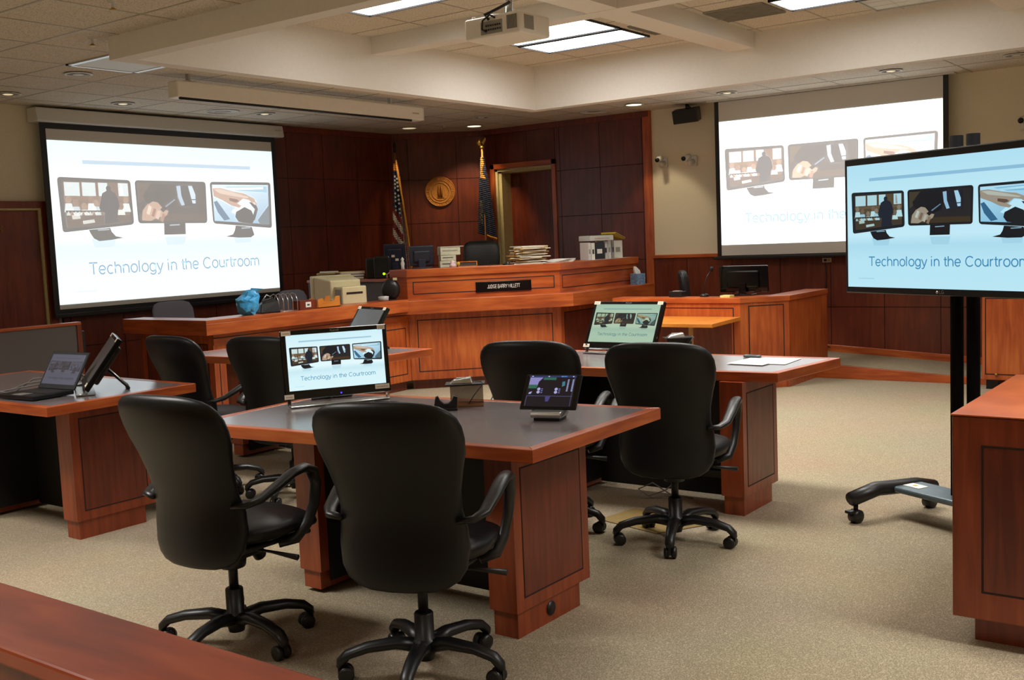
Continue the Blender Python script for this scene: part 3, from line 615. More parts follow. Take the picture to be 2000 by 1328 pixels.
# ================================================================== BENCH, CLERK'S DESK, WITNESS BOX
S2 = math.sqrt(.5)
def face_M(p0, p1):     # x along the face, y INTO the face (away from the viewer on the left hand side of travel), z up
    p0 = Vector((*p0, 0)); p1 = Vector((*p1, 0)); d = (p1 - p0).normalized()
    return Matrix(((d.x, -d.y, 0, p0.x), (d.y, d.x, 0, p0.y), (0, 0, 1, 0), (0, 0, 0, 1))), (p1 - p0).length
def panel_face(m, M, x0, x1, z0, z1, inset=.012, fw=.06, mt=None, mp_=None, g_=.010):
    """recessed panel outlined by a dark groove on a flat face"""
    a = (x0 + fw, x1 - fw, z0 + fw, z1 - fw)
    for q in (((a[0] - g_, -.0015, a[2] - g_), (a[1] + g_, .001, a[2])), ((a[0] - g_, -.0015, a[3]), (a[1] + g_, .001, a[3] + g_)),
              ((a[0] - g_, -.0015, a[2]), (a[0], .001, a[3])), ((a[1], -.0015, a[2]), (a[1] + g_, .001, a[3]))): m.box(q[0], q[1], groove, M)
    m.box((a[0], -.001, a[2]), (a[1], .001, a[3]), mp_ or cherry_v, M)
B1 = (8.115, 7.297); B2 = (9.235, 6.177)
t = thing('judge_bench', "tall angled judge's bench in cherry wood behind the tables, papers along its top", 'bench', (8.7, 6.7, 0))
t.location = (0, 0, 0)
# lower body
body = MB(); body.prism([B1, B2, (10.95, 6.177), (10.95, 6.45), (9.35, 6.45), (8.38, 7.41), (8.38, 7.62), (8.115, 7.62)], .10, .80, cherry_v)
body.build('lower_body', t)
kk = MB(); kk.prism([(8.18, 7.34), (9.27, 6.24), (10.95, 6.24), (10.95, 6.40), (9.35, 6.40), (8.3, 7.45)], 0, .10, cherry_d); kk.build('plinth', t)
Mf, Lf = face_M(B1, B2)
p = MB(); panel_face(p, Mf, .02, Lf - .03, .12, .78, fw=.07); p.build('front_panel', t)
Mr, Lr = face_M(B2, (10.95, 6.177))
p = MB(); panel_face(p, Mr, .0, .85, .12, .78, fw=.07, mp_=cherry_d); panel_face(p, Mr, .82, Lr, .12, .78, fw=.07, mp_=cherry_d); p.build('side_panel', t)
c_ = MB(); c_.prism([(7.886, 7.314), (9.204, 5.996), (10.93, 5.996), (10.95, 6.3), (9.30, 6.3), (8.25, 7.35), (8.13, 7.5)], .787, .925, cherry_h)
c_.build('counter', t, bevel=.004)
# upper tier
up = MB(); up.prism([B1, B2, (10.85, 6.177), (10.85, 6.50), (9.37, 6.50), (8.44, 7.43), (8.44, 7.50), (8.12, 7.50)], .925, 1.16, cherry_h); up.build('upper_body', t)
cp = MB(); cp.prism([(8.10, 7.285), (9.228, 6.157), (10.87, 6.157), (10.87, 6.56), (9.395, 6.56), (8.46, 7.50), (8.46, 7.52), (8.10, 7.52)], 1.16, 1.238, cherry_h); cp.build('top_cap', t, bevel=.004)
p = MB(); panel_face(p, Mf, .03, Lf - .03, .955, 1.135, fw=.035, mp_=cherry_h); p.build('upper_panel', t)
p = MB(); panel_face(p, Mr, .02, Lr - .1, .945, 1.135, fw=.035, mp_=cherry_h); p.build('upper_side_panel', t)
dk = MB(); dk.prism([(8.44, 7.45), (9.37, 6.52), (10.2, 6.52), (10.2, 6.95), (9.6, 7.0), (8.9, 7.9)], .96, .99, cherry_h); dk.build('inner_desk', t)
# name plate on the bench
np_t = thing('name_plate', 'long black name plate with white lettering on the front of the bench', 'name plate', (8.816, 6.596, 1.024), ang(-45))
# width .57
MB().box((-.29, -.012, -.054), (.29, .0, .054), black_gloss).build('plate', np_t, bevel=.002)
vs, fs = stroke_text('JUDGE BARRY WILLETT', .12); m = MB(); m.add([((v[0] - .5) * .34, -.0135, v[1] * .56 - .016) for v in vs], fs, offwhite); m.build('lettering', np_t)
# grey fabric wing of the bench, left
t = thing('privacy_partition', 'grey partition behind the beige monitor at the left end of the bench', 'partition', (0, 0, 0))
MB().box((8.16, 7.53, .1), (8.20, 8.80, 1.115), part_fabric).build('fabric_panel', t)
MB().box((8.14, 7.53, 1.115), (8.42, 8.80, 1.145), cherry_h).build('top_cap', t, bevel=.003)
# clerk's desk
t = thing('clerk_desk', "long cherry wood clerk's desk in front of the left screen, with a projecting dark end", 'desk', (0, 0, 0))
CT = .942
top = MB(); top.prism([(5.52, 7.19), (8.0, 7.19), (7.88, 7.32), (7.88, 7.48), (5.74, 7.48), (5.74, 8.35), (5.52, 8.35)], CT - .03, CT, cherry_h)
top.prism([(5.52, 7.19), (8.0, 7.19), (7.94, 7.255), (5.59, 7.26), (5.59, 8.35), (5.52, 8.35)], CT - .125, CT - .03, cherry_h); top.build('ledge', t, bevel=.003)
wk = MB(); wk.prism([(5.78, 7.41), (7.95, 7.41), (7.95, 8.02), (5.9, 8.02), (5.9, 8.30), (5.78, 8.30)], .73, .76, cherry_h); wk.build('work_surface', t)
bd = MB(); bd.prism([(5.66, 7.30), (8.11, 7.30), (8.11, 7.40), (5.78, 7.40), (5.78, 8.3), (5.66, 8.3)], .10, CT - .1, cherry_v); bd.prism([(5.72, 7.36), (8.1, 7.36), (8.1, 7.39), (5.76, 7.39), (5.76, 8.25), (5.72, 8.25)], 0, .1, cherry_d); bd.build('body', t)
Mc, Lc = face_M((5.66, 7.30), (8.11, 7.30)); p = MB()
for k in range(4): panel_face(p, Mc, .0 + k * Lc / 4, (k + 1) * Lc / 4, .12, .70, fw=.06)
p.box((0, -.014, .775), (Lc, 0, .782), groove, Mc); p.box((0, -.012, .72), (Lc, 0, .815), cherry_h, Mc); p.build('front_panel', t)
Mc, Lc = face_M((5.66, 8.30), (5.66, 7.30)); p = MB(); panel_face(p, Mc, 0, Lc, .12, .80, fw=.08, mp_=cherry_d); p.build('end_panel', t)
# witness box
t = thing('witness_stand', 'cherry wood witness box under the right screen, with a drop-down shelf', 'witness box', (0, 0, 0))
W0 = (9.25, 5.55); W1 = (9.25, 4.175); W2 = (9.59, 3.835); W3 = (10.6, 3.835); WT = .868
inner = lambda d: [(W0[0] + d, W0[1]), (W1[0] + d, W1[1] + d * .41), (W2[0] + d * .41, W2[1] + d), (W3[0], W3[1] + d)]
wl = [W0, W1, W2, W3] + list(reversed(inner(.10)))
w_ = MB(); w_.prism(wl, 0, WT - .05, cherry_v); w_.build('body', t)
o_ = [(W0[0] - .012, W0[1]), (W1[0] - .012, W1[1] - .005), (W2[0] - .005, W2[1] - .012), (W3[0], W3[1] - .012)] + list(reversed(inner(.22)))
c_ = MB(); c_.prism(o_, WT - .05, WT, cherry_h); c_.build('top_cap', t, bevel=.003)
p = MB(); M1, L1 = face_M(W0, W1); panel_face(p, M1, .0, L1 - .02, .03, .82, fw=.055); M2, L2 = face_M(W1, W2); panel_face(p, M2, .03, L2 - .0, .03, .84, fw=.06)
p.build('front_panel', t)
p = MB(); p.box((.02, -.004, .03), (L1 - .09, .0, .655), cherry_d, M1); p.build('knee_panel', t)
s_ = MB(); s_.prism([(9.24, 5.45), (9.24, 4.17), (8.50, 4.10), (8.50, 5.30)], .655, .69, shelfw); s_.build('shelf', t, bevel=.004)
MB().cyl((8.72, 4.42, 0), (8.72, 4.42, .655), .022, tan_metal, 12).build('shelf_post', t)

# far right cabinet near the ramp
t = thing('low_cabinet', 'orange cherry wood cabinet on low feet standing behind the television posts', 'cabinet', (10.0, 1.6, 0))
MB().box((-.02, -1.1, .09), (.42, .62, .86), cherry_v).build('body', t, bevel=.004)
m = MB(); M5, L5 = face_M((-.02, .62), (-.02, -1.1)); panel_face(m, M5, 0, .86, .11, .84, fw=.035); panel_face(m, M5, .86, 1.72, .11, .84, fw=.035); m.build('door', t)
m = MB()
for y in (.5, -.2, -1.0): m.box((.05, y, 0), (.1, y + .1, .09), black_plastic)
m.build('foot', t); MB().cyl((-.045, .50, .14), (-.02, .50, .14), .012, brass, 12).build('knob', t)

# near right cabinet
t = thing('bar_cabinet', 'large cherry wood cabinet at the right edge in the foreground, recessed dark panel', 'cabinet', (3.87, .96, 0))
MB().box((0, -2.2, .10), (1.08, 0, .82), cherry_shaded).build('body', t, bevel=.005)
m = MB(); M6, L6 = face_M((0, 0), (0, -2.2)); panel_face(m, M6, .0, 1.2, .10, .82, fw=.105, mp_=cherry_d, g_=.008); panel_face(m, M6, 1.1, 2.2, .10, .82, fw=.105, mp_=cherry_d, g_=.008); m.build('front_panel', t)
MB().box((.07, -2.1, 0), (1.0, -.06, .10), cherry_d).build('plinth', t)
MB().box((-.004, -2.2, .822), (1.084, .004, .828), cherry_h).build('worktop', t, bevel=.002)
# foreground rail
t = thing('bar_rail', 'worn cherry wood rail crossing the bottom left corner', 'rail', (1.05, 1.6, 0))
MB().box((-.105, -2.2, .765), (.105, 2.6, .80), railw).build('cap', t, bevel=.006)
MB().box((-.07, -2.1, 0), (.07, 2.5, .765), cherry_d).build('body', t)
# left half-height partition
t = thing('screen_partition', 'low grey fabric partition with wood cap at the left edge, before the door', 'partition', (0, 0, 0))
MB().box((3.6, 8.0, .06), (4.86, 8.05, .955), part_fabric).build('fabric_panel', t)
m = MB(); m.box((3.6, 7.99, .955), (4.90, 8.06, .978), cherry_h); m.build('cap', t, bevel=.003)
m = MB(); m.box((4.86, 7.99, 0), (4.90, 8.06, .955), cherry_d); m.box((3.6, 7.99, 0), (3.64, 8.06, .955), cherry_v); m.build('post', t)
MB().box((4.90, 8.0, .70), (4.93, 8.03, .90), black_plastic).build('hinge', t)

# ================================================================== TABLES
TZ = .76
def table(label, A, B, Cc, D, legs, name='conference_table', grommet=False):
    """A far-left front, B near front, Cc near back, D far back corner of the top"""
    t = thing(name, label, 'table', (B[0], B[1], 0), 0, None)
    loc = lambda p: (p[0] - B[0], p[1] - B[1])
    q = [loc(p) for p in (A, B, Cc, D)]
    cx = sum(p[0] for p in q) / 4; cy = sum(p[1] for p in q) / 4
    def ins(p, d):
        v = Vector((cx - p[0], cy - p[1])); sx = d if v.x > 0 else -d; sy = d if v.y > 0 else -d
        return (p[0] + sx, p[1] + sy)
    rim = MB(); I = [ins(p, .045) for p in q]
    for i in range(4):
        j = (i + 1) % 4; rim.prism([q[i], q[j], I[j], I[i]], TZ - .05, TZ, cherry_h)
    rim.build('edge_band', t, bevel=.003)
    s = MB(); s.prism(I, TZ - .045, TZ - .0012, laminate); s.build('tabletop', t)
    (x0, x1, ya, yb) = legs        # depth range and the near / far outer faces, world
    x0 -= B[0]; x1 -= B[0]; ya -= B[1]; yb -= B[1]
    for (y0, y1, near) in ((ya, ya + .13, True), (yb - .13, yb, False)):
        l = MB(); l.box((x0, y0, .10), (x1, y1, TZ - .05), cherry_shaded)
        fy = y0 if near else y1
        M_, L_ = face_M((x0, fy), (x1, fy)) if near else face_M((x1, fy), (x0, fy))
        panel_face(l, M_, 0, L_, .10, TZ - .06, fw=.055, mp_=cherry_d, g_=.006)
        lo = l.build('pedestal', t)
        il = MB(); iy = (y1, y1 + .004) if near else (y0 - .004, y0); il.box((x0 + .05, iy[0], .05), (x1 - .001, iy[1], TZ - .05), shade_black); il.build('inner_shade_sheet', lo)  # added dark sheet: kneehole shade painted onto the pedestal's inner face
        k = MB(); k.box((x0 + .012, y0 + (.008 if near else .02), 0 if near else .018), (x1 - .07, y1 - .01, .10), cherry_shaded); k.build('plinth', lo)
        if near and grommet:
            g_ = MB(); g_.cyl((x0 + .23, y0 + .003, .055), (x0 + .23, y0 + .012, .055), .028, black_plastic, 20); g_.build('grommet', lo)
    mp_ = MB(); mp_.box((x1 - .17, ya + .13, .028), (x1 - .15, yb - .13, TZ - .05), shade_black); mp_.build('modesty_panel', t)  # panel coloured black for the shade under the top
    return t
table('cherry edged conference table nearest the camera, with the monitor and the tablet on it', (2.85, 3.90), (3.0, 2.15), (3.98, 2.17), (3.80, 3.96), (3.10, 3.61, 2.32, 3.50), grommet=True)
table('cherry edged table at the left edge with the laptop on it', (2.85, 6.85), (2.857, 5.025), (3.77, 5.04), (3.80, 6.85), (3.07, 3.56, 5.19, 6.26))
table('cherry edged table right of centre with loose papers at its bright end', (5.0, 3.87), (5.16, 2.13), (5.87, 2.05), (5.84, 3.88), (5.10, 5.55, 2.30, 3.48))
table('farthest table, half hidden behind the near monitor and the two left chairs', (4.78, 6.62), (4.85, 4.95), (5.66, 4.88), (5.62, 6.58), (4.95, 5.45, 5.12, 6.25))

# ================================================================== OFFICE CHAIRS
def ring(cx, cz, hw, ht, tilt, curve, n=28, e=2.3):
    """cross-section of a back cushion: y across, thickness along the tilted normal"""
    pts = []
    for k in range(n):
        a = 2 * PI * k / n; ca, sa = math.cos(a), math.sin(a)
        y = hw * math.copysign(abs(ca) ** (2 / e), ca); th = ht * math.copysign(abs(sa) ** (2 / 2.2), sa)
        bow = curve * (y / max(hw, .01)) ** 2 * (hw / .25) ** 2
        pts.append((cx + th * math.cos(tilt) + bow, y, cz - th * math.sin(tilt)))
    return pts
def swivel_base(t, arm_r=.30, mt=black_plastic):
    hub = MB(); hub.lathe([(.030, .05), (.034, .07), (.05, .085), (.046, .125), (.034, .13), (.034, .215), (.030, .22)], mt, 20); hub.lathe([(.018, .21), (.018, .36)], dark_metal, 16); hub.build('column', t)
    for k in range(5):
        a = ang(72 * k - 28); c_, s_ = math.cos(a), math.sin(a); M = Matrix(((c_, -s_, 0, 0), (s_, c_, 0, 0), (0, 0, 1, 0), (0, 0, 0, 1)))
        l = MB(); l.tube([(.02, 0, .10), (.10, 0, .118), (.20, 0, .112), (.27, 0, .094), (arm_r - .005, 0, .07), (arm_r, 0, .052)], [.034, .030, .026, .024, .023, .016], mt, 10, M=M, flat=.75)
        lo = l.build('leg', t)
        w2 = MB()
        for s in (-1, 1):
            w2.tube([(arm_r - .022, s * .006, .028), (arm_r - .022, s * .011, .028), (arm_r - .022, s * .026, .028), (arm_r - .022, s * .030, .028)], [.020, .028, .028, .018], mt, 16, M=M)
        w2.box((arm_r - .03, -.007, .02), (arm_r + .006, .007, .056), mt, M); w2.build('caster', lo)
def make_chair():
    t = thing('office_chair', '', 'chair')
    secs = [(.352, .06, .010), (.356, .115, .020), (.368, .162, .030), (.392, .200, .038), (.43, .224, .045), (.50, .234, .05), (.57, .228, .05), (.63, .218, .046), (.70, .224, .044), (.77, .240, .044),
            (.83, .257, .056), (.88, .262, .060), (.920, .259, .060), (.950, .248, .057), (.973, .229, .050), (.990, .200, .040), (1.002, .155, .027), (1.009, .09, .012)]
    def prof(z):
        u = (z - .36) / .64
        x = -.19 + .05 * math.sin(min(1, u * 1.9) * PI / 2) * (1 - u) - .175 * max(0, u - .30) ** 1.1
        return x
    rings = [ring(prof(z), z, hw, ht, ang(8), .035) for z, hw, ht in secs]
    MB().loft(rings, black_leather).build('backrest', t)
    # seat cushion
    rs = []
    for x, hw, ht, z in ((-.13, .15, .020, .47), (-.12, .19, .038, .468), (-.08, .225, .05, .465), (0, .252, .052, .462), (.12, .250, .052, .462), (.20, .240, .05, .457), (.245, .218, .038, .445), (.268, .18, .018, .432)):
        r_ = []
        for k in range(28):
            a = 2 * PI * k / 28; ca, sa = math.cos(a), math.sin(a)
            r_.append((x, hw * math.copysign(abs(ca) ** .72, ca), z + ht * math.copysign(abs(sa) ** .8, sa)))
        rs.append(r_)
    MB().loft(rs, black_leather).build('seat', t)
    MB().prism([(-.12, -.18), (.22, -.21), (.25, 0), (.22, .21), (-.12, .18)], .398, .418, black_plastic).build('seat_pan', t, bevel=.008)
    for s in (-1, 1):
        a = MB(); P_ = [(-.175, s * .205, .595), (-.16, s * .255, .60), (-.11, s * .278, .612), (-.03, s * .285, .645), (.05, s * .287, .676), (.115, s * .285, .684), (.165, s * .28, .665), (.188, s * .276, .61), (.178, s * .27, .53), (.14, s * .262, .46), (.09, s * .25, .415), (.05, s * .20, .40)]
        a.tube(P_, [.016, .020, .024, .027, .029, .029, .026, .022, .020, .020, .020, .016], black_plastic, 12, flat=.62); a.build('armrest', t)
    m = MB(); m.box((-.12, -.06, .335), (.11, .06, .40), black_plastic); m.cyl((.11, 0, .36), (.15, 0, .30), .026, black_plastic, 14); m.lathe([(.05, .30), (.055, .34)], black_plastic, 16); m.build('mechanism', t, bevel=.006)
    m = MB(); m.tube([(.02, -.05, .375), (.03, -.18, .372), (.04, -.30, .362)], [.006, .006, .012], black_plastic, 8); m.build('lever', t)
    m = MB(); m.tube([(-.08, 0, .37), (-.14, 0, .36), (-.19, 0, .385)], [.035, .04, .03], black_plastic, 10, flat=.5); m.build('back_bracket', t)
    swivel_base(t)
    return t
chair0 = make_chair(); used = False
for (x, y, rz, lb) in ((2.70, 2.43, 20, 'black leather office chair in the foreground, seen square from behind at the nearest table'),
                       (2.54, 3.25, 5, 'black leather office chair left of the foreground one, with its whole star base in view'),
                       (4.54, 2.41, 14, 'black leather office chair at the table with loose papers, right armrest in view'),
                       (4.47, 3.10, 16, 'black leather office chair behind the tablet, left of the other chair at that table'),
                       (4.23, 5.52, 0, 'black leather office chair farthest left, beside the corner of the laptop table'),
                       (4.33, 4.88, 14, 'black leather office chair partly hidden by the left edge of the near monitor')):
    o = chair0 if not used else copy_tree(chair0); used = True
    o.location = (x, y, 0); o.rotation_euler = (0, 0, ang(rz)); o['label'] = lb; o['group'] = 'black office chairs around the tables'

def simple_chair(label, x, y, rz, z0, mt, h=1.0, wd=.23, name='task_chair', group=None):
    t = thing(name, label, 'chair', (x, y, z0), ang(rz), group)
    secs = [(h - .45, wd * .55, .015), (h - .43, wd * .8, .03), (h - .36, wd * .95, .04), (h - .2, wd, .042), (h - .07, wd * .97, .04), (h - .02, wd * .85, .032), (h, wd * .6, .012)]
    MB().loft([ring(-.22 - .1 * (z - h + .45), z, hw, ht, ang(8), .04) for z, hw, ht in secs], mt).build('backrest', t)
    MB().loft([[(x_, hw * math.copysign(abs(math.cos(a)) ** .7, math.cos(a)), z_ + ht * math.copysign(abs(math.sin(a)) ** .8, math.sin(a))) for a in [2 * PI * k / 20 for k in range(20)]] for x_, hw, ht, z_ in ((-.2, .18, .02, .47), (-.1, .23, .045, .47), (.15, .23, .045, .47), (.24, .18, .02, .455))], mt).build('seat', t)
    m = MB(); m.tube([(-.1, 0, .40), (-.27, 0, .42), (-.27, 0, .65)], .02, black_plastic, 8); m.box((-.1, -.06, .36), (.1, .06, .43), black_plastic); m.build('mechanism', t)
    swivel_base(t)
    return t
simple_chair("grey fabric chair behind the left end of the clerk's desk", 6.15, 8.25, -88, 0, grey_fabric, 1.055, .235, group='grey fabric chairs')
simple_chair('grey fabric chair beside the beige monitor', 7.66, 8.27, -88, 0, grey_fabric, 1.065, .205, group='grey fabric chairs')
simple_chair("judge's dark leather chair behind the bench", 9.80, 7.62, -140, .15, mat('dark_green_leather', rgb(24, 30, 30), .4, bump=.1), 1.35, .215, 'judge_chair')
simple_chair('black leather chair inside the witness box, turned sideways', 10.15, 4.95, -70, 0.0, black_leather, 1.10, .23, 'witness_chair')

# ================================================================== TELEVISION ON WHEELED STAND
TA = ang(63) + PI            # local +x of the set as seen by the viewer points right
tv = thing('television', 'large flat television on the wheeled stand at the right edge, slide on screen', 'television', (5.33 + .45 * .05, 1.26 + .89 * .05, 0), TA)
# local: x right, -y toward viewers
MB().box((-.622, -.10, 1.148), (.622, -.045, 1.838), black_plastic).build('casing', tv, bevel=.006)
MB().box((-.45, -.05, 1.22), (.45, -.01, 1.72), black_plastic).build('rear_housing', tv, bevel=.02)
sc_w = 1.206
slide('slide_picture', sc_w, .76, (.62, .93, 1.05), (.01, .01, .01), tv, (0, -.1005, (1.802 + 1.180) / 2), hgt=1.802 - 1.180, key='television_slide')
vs, fs = stroke_text('LG', .12); m = MB(); m.add([((v[0] - .5) * .028, -.1012, 1.158 + v[1] * .028) for v in vs], fs, silver); m.cyl((-.026, -.1005, 1.164), (-.026, -.1014, 1.164), .007, silver, 14); m.build('logo', tv)
st = thing('television_stand', 'black wheeled stand with twin posts carrying the television', 'stand', (5.33, 1.26, 0), TA)
m = MB()
for x in (.03, -.065): m.tube([(x, .02, .14), (x, .02, 1.90)], .031, satin_black, 14)
m.build('post', st)
m = MB(); m.box((-.09, -.03, 1.35), (.06, .0, 1.65), dark_metal); m.box((-.22, -.045, 1.30), (.22, -.03, 1.70), dark_metal); m.build('mount_bracket', st)
m = MB()
m.prism([(-.36, -.09), (-.42, -.04), (-.42, .06), (-.36, .11), (.36, .11), (.42, .06), (.42, -.04), (.36, -.09)], .135, .165, mat('grey_blue_metal', rgb(96, 112, 120), .3, .4)); m.build('base_plate', st, bevel=.01)
for s in (-1, 1):
    l = MB(); l.tube([(s * .415, -.33, .125), (s * .415, -.16, .155), (s * .40, -.02, .150), (s * .40, .10, .145), (s * .405, .24, .118)], [.040, .042, .042, .04, .034], black_plastic, 12, flat=.9)
    lo = l.build('leg', st)
    for yy in (-.30, .22):
        w2 = MB(); w2.tube([(s * .415 - .03, yy, .035), (s * .415 - .022, yy, .035), (s * .415 + .022, yy, .035), (s * .415 + .03, yy, .035)], [.024, .035, .035, .024], black_plastic, 18)
        w2.cyl((s * .415, yy, .06), (s * .415, yy, .10), .012, dark_metal, 10); w2.box((s * .415 - .02, yy - .055, .055), (s * .415 + .02, yy - .02, .068), dark_metal); w2.build('caster', lo)
t = thing('sticker_label', 'white notice sticker on the base plate of the television stand', 'sticker', (5.33, 1.26, 0), TA)
MB().box((-.36, -.03, .1655), (-.26, .04, .167), paper).build('sheet', t); MB().box((-.325, -.005, .167), (-.30, .015, .1675), yellow_m).build('warning_mark', t)

# ================================================================== TABLE MONITORS
def monitor(label, x, y, rz, tilt, gain, tint, w_=.51, h_=.325, off=False, tags=True, z=TZ, key='table_monitor_slide', showbrand=True, scr_base=(.012, .012, .014)):
    """local x right, -y towards the viewer; hinge near the bottom edge"""
    t = thing('touch_monitor', label, 'monitor', (x, y, z), rz)
    T = Matrix.Translation((0, 0, .035)) @ Matrix.Rotation(-tilt, 4, 'X')
    m = MB(); m.box((-w_ / 2, 0, 0), (w_ / 2, .028, h_), black_gloss, T); m.build('casing', t, bevel=.004)
    m = MB(); m.box((-w_ * .36, .026, .05), (w_ * .36, .055, h_ - .04), black_plastic, T); m.build('rear_housing', t, bevel=.01)
    sw = w_ - .045; sh = sw * 9 / 16; zc = h_ - .022 - sh / 2
    if not off:
        slide('slide_picture', sw, gain, tint, scr_base, t, T @ Vector((0, -.0008, zc)), rot=(-tilt, 0, 0), key=key)
    else:
        MB().box((-sw / 2, -.001, zc - sh / 2), (sw / 2, .0, zc + sh / 2), mat('grey_reflection_glass', rgb(140, 146, 152), .22, .6, var=.02), T).build('glass', t)  # grey colour stands in for the ceiling reflected in a dark screen
    if tags:
        k = 0
        for (a, b_, l_) in ((-w_ / 2 + .003, h_ - .024, .044), (w_ / 2 - .047, h_ - .024, .038), (-w_ / 2 - .003, .004, .044), (w_ / 2 - .078, .016, .07)):
            m = MB(); m.box((a, -.0025, b_), (a + l_, -.0005, b_ + .022), sticker, T); m.box((a + .006, -.003, b_ + .008), (a + l_ - .008, -.0024, b_ + .013), pale_ink, T); m.build('tape_tag', t)
    vs, fs = stroke_text('PLANAR', .12); m = MB()
    m.add([((v[0] - .5) * .042, -.0008, h_ - .016 + v[1] * .042) for v in vs], fs, silver, M=T); m.build('brand_lettering', t)
    if not off: m = MB(); m.cyl(T @ Vector((.01, 0, .014)), T @ Vector((.01, -.002, .014)), .004, blue_led, 10); m.build('power_light', t)
    # easel stand: wire base frame, front feet and rear strut
    f = MB(); f.tube([(-w_ / 2 + .02, .01, .012), (-w_ / 2 + .02, -.035, .006), (w_ / 2 - .02, -.035, .006), (w_ / 2 - .02, .01, .012)], .005, silver, 8)
    f.box((-w_ / 2 + .02, -.035, .003), (w_ / 2 - .02, .06, .006), silver)
    f.tube([(-w_ / 2 + .02, .012, .008), (-w_ / 2 + .018, .012, .06)], .008, black_plastic, 8); f.tube([(w_ / 2 - .02, .012, .008), (w_ / 2 - .018, .012, .06)], .005, silver, 8); f.build('base_frame', t)
    s_ = MB(); a = T @ Vector((0, .05, h_ * .45)); bb = Vector((0, max(.13, a.y + .11), .008))
    s_.tube([a, (a + bb) / 2, bb], [.010, .009, .010], silver, 8); s_.tube([bb + Vector((-.10, 0, 0)), bb + Vector((.10, 0, 0))], .008, black_plastic, 8)
    s_.tube([a, bb + Vector((.10, 0, 0))], .006, black_plastic, 8); s_.build('rear_strut', t)
    return t
def face_dir(dx, dy): return math.atan2(dy, dx)
# x-axis directions
monitor('table monitor showing the slide between the two foreground chairs, upright', 3.54, 3.65, face_dir(.42, -.26), ang(6), .85, (.80, .97, 1.0), key='near_monitor_slide')
monitor('table monitor leaning back with a greenish slide, behind the right chair', 5.70, 3.395, ang(-90), ang(29), .55, (.66, .86, .62), key='green_monitor_slide')
monitor('dark monitor seen from behind its edge, on the laptop table', 3.30, 5.42, face_dir(-.50, -.86) + 0, ang(36), .4, (1, 1, 1), off=True)
monitor('dark monitor leaning back on the farthest table, mirroring the ceiling', 5.36, 5.36, ang(-108), ang(33), .4, (1, 1, 1), off=True, w_=.42, h_=.32)

# tablet on aluminium stand
t = thing('tablet', 'tablet with a dark control page, tilted on the nearest table', 'tablet', (3.56, 2.455, TZ), face_dir(.27, -.96))
T = Matrix.Translation((0, -.03, .045)) @ Matrix.Rotation(-ang(42), 4, 'X')
MB().box((-.122, 0, 0), (.122, .009, .172), dark_metal, T).build('casing', t, bevel=.004)
MB().box((-.118, -.001, .004), (.118, .0005, .168), black_gloss, T).build('glass', t)
def ui_shapes():
    L = [(0, '140e18', [(0, 0), (1, 0), (1, 1), (0, 1)])]; P = lambda l, c, q: L.append((l, c, q))
    P(1, '2c3866', [(0, 0), (1, 0), (1, .05), (0, .05)])
    for x in (.05, .4, .68, .92): P(2, 'cfd4ee', [(x, .01), (x + .03, .01), (x + .03, .04), (x, .04)])
    P(2, '4a7ac0', [(.68, .005), (.8, .005), (.8, .045), (.68, .045)])
    P(1, '8c88c0', [(.02, .06), (.30, .06), (.22, .20), (.20, .36), (.02, .40)]); P(2, '2e6654', [(.02, .30), (.2, .30), (.2, .42), (.02, .42)]); P(2, '2e6654', [(.32, .06), (.58, .06), (.58, .14), (.3, .14)])
    for x in (.25, .62):
        for y in (.44, .54):
            P(2, 'aaa8da', [(x + .035 * math.cos(a), y + .05 * math.sin(a)) for a in [k * PI / 4 for k in range(8)]])
        for k in range(3): P(2, '6c70a8', [(x + .05, .42 + k * .06), (x + .09, .42 + k * .06), (x + .09, .45 + k * .06), (x + .05, .45 + k * .06)])
    for k in range(9):
        for x in (.83, .93): P(2, 'aab4dc', [(x, .12 + k * .045), (x + .035, .12 + k * .045), (x + .035, .145 + k * .045), (x, .145 + k * .045)])
    P(1, '50547e', [(.02, .655), (.98, .655), (.98, .67), (.02, .67)]); P(2, 'aab0dc', [(.06, .55), (.12, .52), (.1, .6), (.05, .6)])
    P(1, '46407c', [(.42, .68), (.53, .68), (.5, .84), (.44, .84)]); P(1, '50547e', [(.02, .67), (.03, .67), (.03, .98), (.02, .98)]); P(1, '50547e', [(.96, .05), (.97, .05), (.97, .98), (.96, .98)])
    P(2, '3c7a8c', [(.72, .2), (.78, .18), (.79, .32), (.73, .36)])
    return L
slide('control_page', .205, .8, (1, 1, 1), (.01, .01, .01), t, T @ Vector((-.004, -.0015, .088)), hgt=.152, rot=(-ang(42), 0, 0), shapes=ui_shapes(), key='tablet_page')
st = thing('tablet_stand', 'curved aluminium tablet stand on the nearest table', 'stand', (3.56, 2.455, TZ), face_dir(.27, -.96))
m = MB(); prof = [(-.055, .012), (-.062, .024), (-.055, .036), (-.04, .038), (.06, .038), (.075, .10), (.068, .102), (.05, .030), (.05, .012)]
Mx = Matrix(((0, 0, 1, 0), (1, 0, 0, 0), (0, 1, 0, 0), (0, 0, 0, 1))); m.prism(prof, -.065, .065, silver, Mx); m.build('bracket', st, bevel=.003)
MB().box((-.055, -.045, 0), (.055, .05, .012), black_plastic).build('base', st)

